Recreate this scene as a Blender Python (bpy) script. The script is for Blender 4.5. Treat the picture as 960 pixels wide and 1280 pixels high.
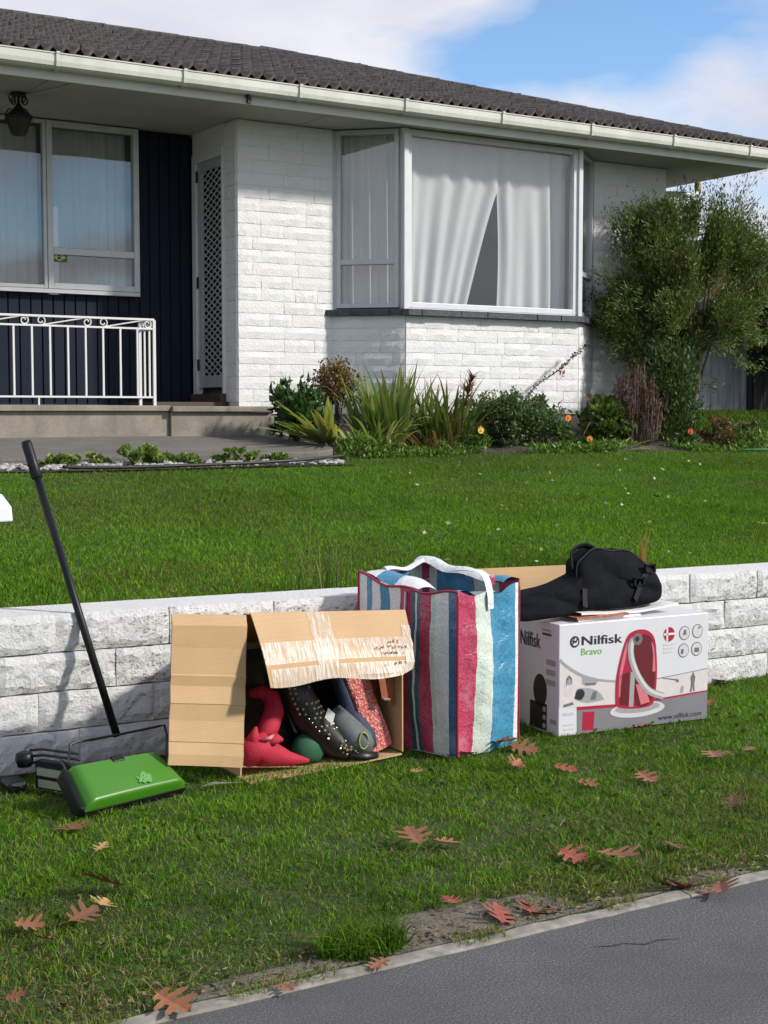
import bpy, math, random
import numpy as np
from mathutils import Vector, Matrix
R = math.radians
random.seed(7); rng = np.random.default_rng(7)
for o in list(bpy.data.objects): bpy.data.objects.remove(o, do_unlink=True)
SC = bpy.context.scene
COL = SC.collection

# ---------------------------------------------------------------- camera
cam = bpy.data.cameras.new('camera'); camo = bpy.data.objects.new('camera', cam); COL.objects.link(camo)
cam.sensor_fit = 'VERTICAL'; cam.sensor_height = 24.0; cam.sensor_width = 18.0
cam.lens = 24.0 * 1800 / 1280
cam.clip_start = 0.05; cam.clip_end = 2000
camo.location = (0, 0, 1.2)
camo.rotation_euler = (R(90 - 3.9725), 0, -R(31.65))
SC.camera = camo

# ---------------------------------------------------------------- sky, sun, exposure
SUN_AZ, SUN_EL = 46.0, 33.0          # azimuth measured from the street (-Y) towards +X
sdir = Vector((math.sin(R(SUN_AZ)) * math.cos(R(SUN_EL)), -math.cos(R(SUN_AZ)) * math.cos(R(SUN_EL)), math.sin(R(SUN_EL))))
sun = bpy.data.lights.new('sun', 'SUN'); suno = bpy.data.objects.new('sun', sun); COL.objects.link(suno)
sun.energy = 3.3; sun.angle = R(4.0); sun.color = (1.0, 0.95, 0.87)
suno.rotation_euler = sdir.to_track_quat('Z', 'Y').to_euler(); suno.location = (8, -8, 8)
W = bpy.data.worlds.new('World'); SC.world = W; W.use_nodes = True
nt = W.node_tree; nt.nodes.clear()
def wn(t, **k):
    n = nt.nodes.new(t)
    for a, b in k.items(): setattr(n, a, b)
    return n
sky = wn('ShaderNodeTexSky', sky_type='NISHITA'); sky.sun_disc = False
sky.sun_elevation = R(SUN_EL); sky.sun_rotation = R(180 - SUN_AZ)
sky.air_density = 1.0; sky.dust_density = 0.0; sky.ozone_density = 4.5
tc = wn('ShaderNodeTexCoord'); sep = wn('ShaderNodeSeparateXYZ'); nt.links.new(tc.outputs['Generated'], sep.inputs[0])
def wm(op, a, b=None, c=None):
    n = wn('ShaderNodeMath', operation=op)
    for i, q in enumerate((a, b, c)):
        if q is None: continue
        if isinstance(q, (int, float)): n.inputs[i].default_value = q
        else: nt.links.new(q, n.inputs[i])
    return n.outputs[0]
den = wm('MULTIPLY', wm('ADD', wm('MAXIMUM', sep.outputs[2], 0.0), 0.22), 1 / 1.17)
cmb = wn('ShaderNodeCombineXYZ')
nt.links.new(wm('DIVIDE', sep.outputs[0], den), cmb.inputs[0]); nt.links.new(wm('DIVIDE', sep.outputs[1], den), cmb.inputs[1])
CLOUD_W = 4.3
n1 = wn('ShaderNodeTexNoise', noise_dimensions='4D'); n1.inputs['Scale'].default_value = 1.05; n1.inputs['Detail'].default_value = 7
n1.inputs['Roughness'].default_value = 0.52; n1.inputs['W'].default_value = CLOUD_W; n1.inputs['Distortion'].default_value = 0.25
nt.links.new(cmb.outputs[0], n1.inputs['Vector'])
rmp = wn('ShaderNodeValToRGB'); nt.links.new(n1.outputs[0], rmp.inputs[0])
rmp.color_ramp.elements[0].position = 0.375; rmp.color_ramp.elements[1].position = 0.485
n2 = wn('ShaderNodeTexNoise', noise_dimensions='4D'); n2.inputs['Scale'].default_value = 2.2; n2.inputs['Detail'].default_value = 5; n2.inputs['W'].default_value = CLOUD_W + 4
nt.links.new(cmb.outputs[0], n2.inputs['Vector'])
crmp = wn('ShaderNodeValToRGB'); nt.links.new(n2.outputs[0], crmp.inputs[0])
crmp.color_ramp.elements[0].position = 0.35; crmp.color_ramp.elements[0].color = (3.5, 3.62, 4.25, 1)
crmp.color_ramp.elements[1].position = 0.65; crmp.color_ramp.elements[1].color = (4.75, 4.78, 5.1, 1)
mx = wn('ShaderNodeMix', data_type='RGBA'); nt.links.new(rmp.outputs[0], mx.inputs[0])
nt.links.new(sky.outputs[0], mx.inputs[6]); nt.links.new(crmp.outputs[0], mx.inputs[7])
bg = wn('ShaderNodeBackground'); bg.inputs[1].default_value = 0.135
wo = wn('ShaderNodeOutputWorld'); nt.links.new(mx.outputs[2], bg.inputs[0]); nt.links.new(bg.outputs[0], wo.inputs[0])
SC.view_settings.view_transform = 'Standard'; SC.view_settings.look = 'None'
SC.view_settings.exposure = 0.5; SC.view_settings.gamma = 1.0; SC.view_settings.use_curve_mapping = False

# ---------------------------------------------------------------- materials
MATS = {}
class NB:
    def __init__(s, name):
        s.m = bpy.data.materials.new(name); s.m.use_nodes = True; s.t = s.m.node_tree; s.t.nodes.clear()
        s.out = s.t.nodes.new('ShaderNodeOutputMaterial'); s.tc = s.t.nodes.new('ShaderNodeTexCoord')
    def n(s, t, **k):
        n = s.t.nodes.new(t)
        for a, b in k.items(): setattr(n, a, b)
        return n
    def l(s, a, b): s.t.links.new(a, b)
    def noise(s, scale, detail=4, rough=0.55, vec=None, stretch=None, dist=0.0):
        n = s.n('ShaderNodeTexNoise'); n.inputs['Scale'].default_value = scale; n.inputs['Detail'].default_value = detail
        n.inputs['Roughness'].default_value = rough; n.inputs['Distortion'].default_value = dist
        v = vec or s.pos()
        if stretch:
            mp = s.n('ShaderNodeMapping'); mp.inputs['Scale'].default_value = stretch; s.l(v, mp.inputs[0]); v = mp.outputs[0]
        s.l(v, n.inputs['Vector']); return n.outputs[0]
    def pos(s):
        if not hasattr(s, '_p'): s._p = s.n('ShaderNodeNewGeometry').outputs['Position']
        return s._p
    def ramp(s, fac, stops):
        r = s.n('ShaderNodeValToRGB'); s.l(fac, r.inputs[0]); e = r.color_ramp.elements
        while len(e) < len(stops): e.new(0.5)
        for i, (p, c) in enumerate(stops):
            e[i].position = p; e[i].color = c if len(c) == 4 else (*c, 1)
        return r.outputs[0]
    def mix(s, fac, a, b, blend='MIX'):
        m = s.n('ShaderNodeMix', data_type='RGBA', blend_type=blend)
        for i, q in ((0, fac), (6, a), (7, b)):
            if isinstance(q, (int, float)): m.inputs[i].default_value = q
            elif isinstance(q, tuple): m.inputs[i].default_value = q if len(q) == 4 else (*q, 1)
            else: s.l(q, m.inputs[i])
        return m.outputs[2]
    def bump(s, h, strength, dist=0.01, nrm=None):
        b = s.n('ShaderNodeBump'); b.inputs['Strength'].default_value = strength; b.inputs['Distance'].default_value = dist
        s.l(h, b.inputs['Height'])
        if nrm: s.l(nrm, b.inputs['Normal'])
        return b.outputs[0]
    def bsdf(s, col, rough=0.7, metal=0.0, nrm=None, spec=0.5, finish=True, **kw):
        p = s.n('ShaderNodeBsdfPrincipled')
        for k, q in (('Base Color', col), ('Roughness', rough), ('Metallic', metal)):
            if isinstance(q, (int, float)): p.inputs[k].default_value = q
            elif isinstance(q, tuple): p.inputs[k].default_value = q if len(q) == 4 else (*q, 1)
            else: s.l(q, p.inputs[k])
        p.inputs['Specular IOR Level'].default_value = spec
        for k, q in kw.items(): p.inputs[k.replace('_', ' ')].default_value = q
        if nrm: s.l(nrm, p.inputs['Normal'])
        if finish: s.l(p.outputs[0], s.out.inputs[0])
        return p
    def rand(s):
        return s.n('ShaderNodeObjectInfo').outputs['Random']
def done(nb, key): MATS[key] = nb.m
def simple(key, col, rough=0.6, metal=0.0, var=0.12, scale=8, bump=0.0, bscale=60, spec=0.5):
    b = NB(key); f = b.noise(scale, 5)
    c = b.mix(b.ramp(f, [(0.3, (0, 0, 0)), (0.7, (1, 1, 1))]), tuple(x * (1 - var) for x in col), tuple(min(1, x * (1 + var)) for x in col))
    n = b.bump(b.noise(bscale, 5), bump, 0.01) if bump else None
    b.bsdf(c, rough, metal, n, spec); done(b, key)

b = NB('white_brick')       # painted rock-face brick
f = b.noise(38, 7, 0.65); g = b.noise(5, 4)
c = b.mix(b.ramp(f, [(0.30, (0.42, 0.41, 0.39)), (0.42, (0.80, 0.79, 0.77))]), (0, 0, 0), (1, 1, 1)) if False else b.ramp(f, [(0.25, (0.46, 0.45, 0.43)), (0.36, (0.73, 0.725, 0.715)), (1, (0.77, 0.77, 0.76))])
c = b.mix(b.ramp(g, [(0.35, (0, 0, 0)), (0.75, (0.30, 0.30, 0.30))]), c, (0.64, 0.63, 0.60))
b.bsdf(c, 0.75, 0, b.bump(b.noise(60, 6, 0.62), 0.5, 0.014)); done(b, 'white_brick')
simple('white_mortar', (0.70, 0.70, 0.69), 0.85, bump=0.3)
b = NB('wall_block')        # white split-face block, paint missing in the deeper pits
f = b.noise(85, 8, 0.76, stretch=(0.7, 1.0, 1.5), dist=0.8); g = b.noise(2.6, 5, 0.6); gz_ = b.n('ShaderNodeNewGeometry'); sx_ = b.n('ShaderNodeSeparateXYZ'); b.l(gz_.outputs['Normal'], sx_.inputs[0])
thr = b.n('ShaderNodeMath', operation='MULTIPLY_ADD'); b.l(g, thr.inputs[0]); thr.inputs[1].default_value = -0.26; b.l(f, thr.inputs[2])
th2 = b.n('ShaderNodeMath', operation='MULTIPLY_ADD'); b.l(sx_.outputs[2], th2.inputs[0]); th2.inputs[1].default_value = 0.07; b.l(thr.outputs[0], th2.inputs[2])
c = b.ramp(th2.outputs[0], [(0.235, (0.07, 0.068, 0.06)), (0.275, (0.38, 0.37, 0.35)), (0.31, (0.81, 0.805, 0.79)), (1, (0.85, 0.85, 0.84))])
b.bsdf(c, 0.8, 0, b.bump(b.noise(70, 8, 0.75), 0.85, 0.022)); done(b, 'wall_block')
b = NB('wall_joint'); c = b.ramp(b.noise(9, 5), [(0.36, (0.06, 0.057, 0.05)), (0.50, (0.62, 0.61, 0.58))]); b.bsdf(c, 0.9); done(b, 'wall_joint')
b = NB('concrete'); f = b.noise(3.5, 6, 0.65); g = b.noise(60, 4); st = b.noise(5, 5, 0.6, stretch=(1, 1, 0.25))
c = b.ramp(f, [(0.3, (0.18, 0.155, 0.12)), (0.7, (0.31, 0.275, 0.22))]); c = b.mix(b.ramp(st, [(0.45, (0, 0, 0)), (0.7, (0.6, 0.6, 0.6))]), c, (0.13, 0.115, 0.09))
c = b.mix(0.12, c, b.ramp(g, [(0.3, (0.1, 0.1, 0.1)), (0.7, (0.5, 0.47, 0.42))])); b.bsdf(c, 0.9, 0, b.bump(g, 0.2, 0.004)); done(b, 'concrete')
b = NB('path_concrete'); f = b.noise(4, 6, 0.65); g = b.noise(120, 3)
c = b.ramp(f, [(0.3, (0.085, 0.075, 0.062)), (0.7, (0.16, 0.142, 0.12))]); c = b.mix(0.3, c, b.ramp(g, [(0.3, (0.05, 0.05, 0.045)), (0.7, (0.3, 0.29, 0.27))])); b.bsdf(c, 0.9, 0, b.bump(g, 0.3, 0.005)); done(b, 'path_concrete')
b = NB('asphalt'); f = b.noise(190, 3, 0.75); g = b.noise(2.2, 6, 0.68); vo = b.n('ShaderNodeTexVoronoi'); vo.inputs['Scale'].default_value = 190; b.l(b.pos(), vo.inputs['Vector'])
c = b.ramp(f, [(0.30, (0.028, 0.028, 0.029)), (0.52, (0.085, 0.085, 0.086)), (0.72, (0.24, 0.238, 0.235))])
c = b.mix(b.ramp(vo.outputs['Distance'], [(0.05, (0.75, 0.75, 0.75)), (0.30, (0, 0, 0))]), c, (0.135, 0.134, 0.132))
c = b.mix(b.ramp(g, [(0.36, (0.5, 0.5, 0.5)), (0.60, (0, 0, 0))]), c, (0.050, 0.050, 0.050)); c = b.mix(b.ramp(b.noise(0.9, 6, 0.7), [(0.5, (0, 0, 0)), (0.72, (0.3, 0.3, 0.3))]), c, (0.16, 0.155, 0.145)); b.bsdf(c, 0.85, 0, b.bump(f, 0.7, 0.005)); done(b, 'asphalt')
b = NB('edging'); f = b.noise(30, 6); g = b.noise(4, 4)
c = b.ramp(f, [(0.3, (0.15, 0.135, 0.11)), (0.7, (0.30, 0.28, 0.245))]); c = b.mix(b.ramp(g, [(0.45, (0, 0, 0)), (0.7, (0.7, 0.7, 0.7))]), c, (0.16, 0.14, 0.11)); b.bsdf(c, 0.9, 0, b.bump(f, 0.3, 0.005)); done(b, 'edging')
b = NB('soil'); f = b.noise(14, 8, 0.7); c = b.ramp(f, [(0.3, (0.022, 0.017, 0.012)), (0.7, (0.085, 0.066, 0.046))]); b.bsdf(c, 0.95, 0, b.bump(b.noise(40, 6), 0.8, 0.03)); done(b, 'soil')
b = NB('dirt'); f = b.noise(22, 8, 0.7); g = b.noise(140, 3); c = b.ramp(f, [(0.3, (0.06, 0.05, 0.036)), (0.7, (0.19, 0.16, 0.12))]); c = b.mix(0.3, c, b.ramp(g, [(0.35, (0.03, 0.027, 0.02)), (0.7, (0.30, 0.27, 0.22))])); b.bsdf(c, 0.95, 0, b.bump(f, 0.6, 0.02)); done(b, 'dirt')
b = NB('turf'); f = b.noise(9, 8, 0.7); g = b.noise(90, 4); c = b.ramp(f, [(0.32, (0.030, 0.048, 0.008)), (0.6, (0.048, 0.078, 0.011)), (0.8, (0.09, 0.075, 0.028))]); c = b.mix(b.ramp(g, [(0.4, (0, 0, 0)), (0.7, (0.6, 0.6, 0.6))]), c, (0.012, 0.017, 0.004)); b.bsdf(c, 0.95, 0, b.bump(g, 0.7, 0.02)); done(b, 'turf')
def leafmat(key, rough=0.5, trans=0.3, spec=0.35, sat=1.0):
    b = NB(key); a = b.n('ShaderNodeAttribute', attribute_name='Col'); p = b.bsdf(a.outputs['Color'], rough, 0, None, spec, finish=False)
    t = b.n('ShaderNodeBsdfTranslucent'); b.l(b.mix(1.0, a.outputs['Color'], (1.0, 1.15, 0.55), 'MULTIPLY'), t.inputs[0])
    m = b.n('ShaderNodeMixShader'); m.inputs[0].default_value = trans; b.l(p.outputs[0], m.inputs[1]); b.l(t.outputs[0], m.inputs[2]); b.l(m.outputs[0], b.out.inputs[0]); done(b, key)
leafmat('grass', 0.6, 0.25, 0.06); leafmat('foliage', 0.5, 0.3, 0.3)
b = NB('bark'); f = b.noise(30, 6, 0.6, stretch=(1, 1, 0.3)); c = b.ramp(f, [(0.3, (0.05, 0.036, 0.025)), (0.7, (0.22, 0.17, 0.12))]); b.bsdf(c, 0.9, 0, b.bump(f, 0.6, 0.01)); done(b, 'bark')
b = NB('roof_tile'); f = b.noise(11, 7, 0.65); g = b.noise(70, 4); c = b.ramp(f, [(0.3, (0.085, 0.073, 0.065)), (0.55, (0.145, 0.125, 0.11)), (0.75, (0.26, 0.225, 0.195))]); c = b.mix(0.3, c, b.ramp(g, [(0.3, (0.03, 0.026, 0.024)), (0.7, (0.2, 0.18, 0.16))]))
c = b.mix(b.rand(), c, b.mix(0.25, c, (0.05, 0.043, 0.04))); b.bsdf(c, 0.9, 0, b.bump(g, 0.35, 0.006)); done(b, 'roof_tile')
simple('ridge_tile', (0.06, 0.055, 0.052), 0.85, var=0.3, bump=0.3)
b = NB('gutter_paint'); f = b.noise(4, 6, 0.6, stretch=(1, 1, 0.3)); c = b.ramp(f, [(0.35, (0.50, 0.51, 0.44)), (0.65, (0.62, 0.625, 0.56))]); d = b.noise(22, 5); c = b.mix(b.ramp(d, [(0.62, (0, 0, 0)), (0.75, (0.5, 0.5, 0.5))]), c, (0.36, 0.36, 0.29)); b.bsdf(c, 0.45); done(b, 'gutter_paint')
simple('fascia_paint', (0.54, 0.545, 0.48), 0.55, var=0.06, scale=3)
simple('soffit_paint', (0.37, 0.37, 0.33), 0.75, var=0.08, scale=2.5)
simple('navy_paint', (0.006, 0.011, 0.024), 0.6, var=0.15, scale=6, spec=0.2)
simple('aluminium', (0.52, 0.53, 0.54), 0.5, 0.35, var=0.06, scale=10)
simple('print_band', (0.21, 0.205, 0.22), 0.35, var=0.05)
simple('white_frame', (0.64, 0.65, 0.66), 0.4, 0.0, var=0.05, scale=10)
simple('sill_paint', (0.045, 0.055, 0.065), 0.7, var=0.35, scale=25, bump=0.6, bscale=50)
simple('foundation', (0.25, 0.225, 0.195), 0.9, var=0.25, scale=9, bump=0.3)
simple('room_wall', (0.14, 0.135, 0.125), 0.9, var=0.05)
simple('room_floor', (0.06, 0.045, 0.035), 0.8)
b = NB('glass'); lw = b.n('ShaderNodeLayerWeight'); lw.inputs[0].default_value = 0.5; tr = b.n('ShaderNodeBsdfTransparent'); tr.inputs[0].default_value = (0.95, 0.96, 0.955, 1); gl = b.n('ShaderNodeBsdfGlossy'); gl.inputs['Roughness'].default_value = 0.0
pw_ = b.n('ShaderNodeMath', operation='POWER'); b.l(lw.outputs['Facing'], pw_.inputs[0]); pw_.inputs[1].default_value = 5.0
sc_ = b.n('ShaderNodeMath', operation='MULTIPLY_ADD'); b.l(pw_.outputs[0], sc_.inputs[0]); sc_.inputs[1].default_value = 0.92; sc_.inputs[2].default_value = 0.085
b.l(b.bump(b.noise(1.3, 2), 0.02, 0.05), gl.inputs['Normal'])
m = b.n('ShaderNodeMixShader'); b.l(sc_.outputs[0], m.inputs[0]); b.l(tr.outputs[0], m.inputs[1]); b.l(gl.outputs[0], m.inputs[2]); b.l(m.outputs[0], b.out.inputs[0]); done(b, 'glass')
def clothsheer(key, col, tp, tl):
    b = NB(key); d = b.n('ShaderNodeBsdfDiffuse'); d.inputs[0].default_value = (*col, 1); t = b.n('ShaderNodeBsdfTranslucent'); t.inputs[0].default_value = (*col, 1); tr = b.n('ShaderNodeBsdfTransparent')
    m1 = b.n('ShaderNodeMixShader'); m1.inputs[0].default_value = tl; b.l(d.outputs[0], m1.inputs[1]); b.l(t.outputs[0], m1.inputs[2])
    m2 = b.n('ShaderNodeMixShader'); m2.inputs[0].default_value = tp; b.l(m1.outputs[0], m2.inputs[1]); b.l(tr.outputs[0], m2.inputs[2]); b.l(m2.outputs[0], b.out.inputs[0]); done(b, key)
clothsheer('sheer', (0.84, 0.84, 0.86), 0.10, 0.2); clothsheer('net', (0.66, 0.67, 0.67), 0.12, 0.2)
b = NB('rail_paint'); f = b.noise(45, 6, 0.7); c = b.ramp(f, [(0.27, (0.18, 0.07, 0.025)), (0.32, (0.68, 0.67, 0.65)), (1, (0.70, 0.69, 0.67))]); b.bsdf(c, 0.5); done(b, 'rail_paint')
simple('iron_black', (0.012, 0.011, 0.010), 0.5, var=0.3)
simple('smoke_glass', (0.03, 0.025, 0.018), 0.2)
simple('black_plastic', (0.008, 0.009, 0.011), 0.42, var=0.1, spec=0.25)
simple('black_wire', (0.012, 0.012, 0.013), 0.4)
simple('green_plastic', (0.042, 0.165, 0.008), 0.36, var=0.05, scale=4)
simple('silver', (0.6, 0.6, 0.62), 0.3, 0.8)
simple('pale_print', (0.10, 0.27, 0.07), 0.4)
b = NB('cardboard'); f = b.noise(3.5, 6, 0.6); w = b.noise(1.0, 2, 0.5, stretch=(0.5, 0.5, 190)); c = b.ramp(f, [(0.3, (0.46, 0.295, 0.15)), (0.7, (0.57, 0.385, 0.205))]); c = b.mix(b.ramp(w, [(0.4, (0, 0, 0)), (0.6, (0.16, 0.16, 0.16))]), c, (0.35, 0.22, 0.11)); b.bsdf(c, 0.8, 0, b.bump(w, 0.12, 0.002)); done(b, 'cardboard')
b = NB('tape'); f = b.noise(1.0, 5, 0.7, stretch=(190, 40, 5)); g = b.noise(18, 5, 0.6)
p1 = b.bsdf((0.80, 0.77, 0.71), 0.30, 0, b.bump(f, 0.5, 0.003), 0.7, finish=False); tr = b.n('ShaderNodeBsdfTransparent'); tr.inputs[0].default_value = (0.95, 0.9, 0.8, 1); m = b.n('ShaderNodeMixShader')
mm = b.n('ShaderNodeMath', operation='ADD'); b.l(f, mm.inputs[0]); b.l(g, mm.inputs[1])
b.l(b.ramp(mm.outputs[0], [(0.42, (0.0, 0.0, 0.0)), (0.58, (0.62, 0.62, 0.62))]) if False else b.ramp(f, [(0.33, (0.28, 0.28, 0.28)), (0.60, (0.85, 0.85, 0.85))]), m.inputs[0]); b.l(p1.outputs[0], m.inputs[1]); b.l(tr.outputs[0], m.inputs[2]); b.l(m.outputs[0], b.out.inputs[0]); done(b, 'tape')
simple('ink', (0.03, 0.02, 0.02), 0.8)
def bagmat(key, col):
    b = NB(key); wv = b.noise(240, 2, 0.5, stretch=(1, 1, 0.5)); f = b.noise(9, 5, 0.6); cr = b.noise(16, 5, 0.65, dist=0.8)
    c = b.mix(b.ramp(wv, [(0.4, (0, 0, 0)), (0.6, (0.35, 0.35, 0.35))]), col, tuple(min(1, x * 1.5 + 0.12) for x in col))
    c = b.mix(b.ramp(f, [(0.55, (0, 0, 0)), (0.8, (0.25, 0.25, 0.25))]), c, (0.7, 0.7, 0.7))
    n = b.bump(cr, 0.42, 0.025, b.bump(wv, 0.25, 0.002)); b.bsdf(c, 0.30, 0, n, 0.5); done(b, key)
bagmat('bag_blue', (0.030, 0.20, 0.34)); bagmat('bag_red', (0.38, 0.030, 0.085)); bagmat('bag_white', (0.62, 0.63, 0.62)); bagmat('bag_green', (0.48, 0.55, 0.48)); bagmat('bag_teal', (0.02, 0.09, 0.12)); bagmat('bag_navy', (0.02, 0.10, 0.22))
simple('piping', (0.33, 0.012, 0.04), 0.5)
b = NB('nylon'); f = b.noise(300, 2); g = b.noise(14, 5, 0.6); b.bsdf(b.ramp(g, [(0.3, (0.0035, 0.004, 0.006)), (0.7, (0.008, 0.009, 0.012))]), 0.75, 0, b.bump(g, 0.5, 0.015, b.bump(f, 0.2, 0.002)), 0.07); done(b, 'nylon')
simple('nylon_strap', (0.008, 0.008, 0.010), 0.6, spec=0.15)
simple('carton_white', (0.66, 0.66, 0.69), 0.35, var=0.02)
for k, col in dict(print_grey=(0.16, 0.155, 0.165), print_dark=(0.03, 0.03, 0.034), print_red=(0.40, 0.018, 0.05), print_deepred=(0.13, 0.015, 0.022), print_pink=(0.62, 0.17, 0.20), print_light=(0.60, 0.585, 0.585), print_mid=(0.34, 0.34, 0.345), print_green=(0.22, 0.46, 0.13), print_room=(0.66, 0.60, 0.59)).items(): simple(k, col, 0.35, var=0.06, scale=60)
simple('paper', (0.72, 0.71, 0.69), 0.6); simple('paper_photo', (0.38, 0.13, 0.07), 0.5, var=0.6, scale=40)
simple('red_cloth', (0.42, 0.010, 0.035), 0.75, bump=0.3, bscale=200); simple('green_cloth', (0.010, 0.085, 0.035), 0.7)
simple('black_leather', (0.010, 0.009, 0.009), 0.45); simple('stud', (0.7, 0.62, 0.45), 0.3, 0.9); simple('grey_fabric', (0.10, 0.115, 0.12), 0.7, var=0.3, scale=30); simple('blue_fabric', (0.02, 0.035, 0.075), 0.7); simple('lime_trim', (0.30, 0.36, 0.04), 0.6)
b = NB('coral_knit'); vo = b.n('ShaderNodeTexVoronoi'); vo.inputs['Scale'].default_value = 120; b.l(b.pos(), vo.inputs['Vector']); c = b.ramp(vo.outputs['Distance'], [(0.1, (0.80, 0.42, 0.36)), (0.6, (0.50, 0.11, 0.095))]); b.bsdf(c, 0.85, 0, b.bump(vo.outputs['Distance'], 0.8, -0.006)); done(b, 'coral_knit')
simple('brown_leather', (0.24, 0.062, 0.018), 0.5, var=0.25, scale=12)
b = NB('oak_leaf'); oi = b.rand(); f = b.noise(60, 4); c = b.ramp(oi, [(0.0, (0.13, 0.05, 0.022)), (0.3, (0.21, 0.085, 0.035)), (0.55, (0.27, 0.10, 0.05)), (0.8, (0.28, 0.115, 0.04)), (1, (0.17, 0.045, 0.022))]); c = b.mix(b.ramp(f, [(0.4, (0, 0, 0)), (0.7, (0.4, 0.4, 0.4))]), c, (0.12, 0.05, 0.025)); b.bsdf(c, 0.6, 0, b.bump(f, 0.4, 0.003)); done(b, 'oak_leaf')
simple('leaf_red', (0.25, 0.055, 0.030), 0.6, var=0.3, scale=40); simple('leaf_tan', (0.36, 0.22, 0.09), 0.65, var=0.2, scale=40)
b = NB('stone'); c = b.mix(b.noise(25, 4), (0.14, 0.13, 0.12), (0.52, 0.51, 0.48)); b.bsdf(c, 0.8); done(b, 'stone')
b = NB('fence_board'); f = b.noise(6, 6, 0.6, stretch=(2, 2, 0.25)); c = b.ramp(f, [(0.3, (0.19, 0.20, 0.22)), (0.7, (0.40, 0.42, 0.45))]); c = b.mix(b.rand(), c, b.mix(0.4, c, (0.08, 0.085, 0.095))); b.bsdf(c, 0.85, 0, b.bump(f, 0.3, 0.01)); done(b, 'fence_board')
simple('petal_orange', (0.75, 0.23, 0.01), 0.6); simple('petal_yellow', (0.75, 0.55, 0.04), 0.6); simple('petal_red', (0.55, 0.06, 0.02), 0.6)
simple('white_enamel', (0.62, 0.64, 0.66), 0.35, var=0.02); simple('neighbour_wall', (0.34, 0.19, 0.09), 0.9, var=0.2); simple('dark_shed', (0.02, 0.02, 0.021), 0.85)
simple('rust_pipe', (0.30, 0.20, 0.05), 0.7, var=0.4, scale=30); simple('flag_green', (0.02, 0.17, 0.05), 0.6); simple('flag_yellow', (0.62, 0.55, 0.06), 0.6); simple('flag_blue', (0.02, 0.04, 0.20), 0.6); simple('step_brown', (0.075, 0.05, 0.035), 0.7)
simple('hose_black', (0.018, 0.018, 0.018), 0.55)

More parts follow.
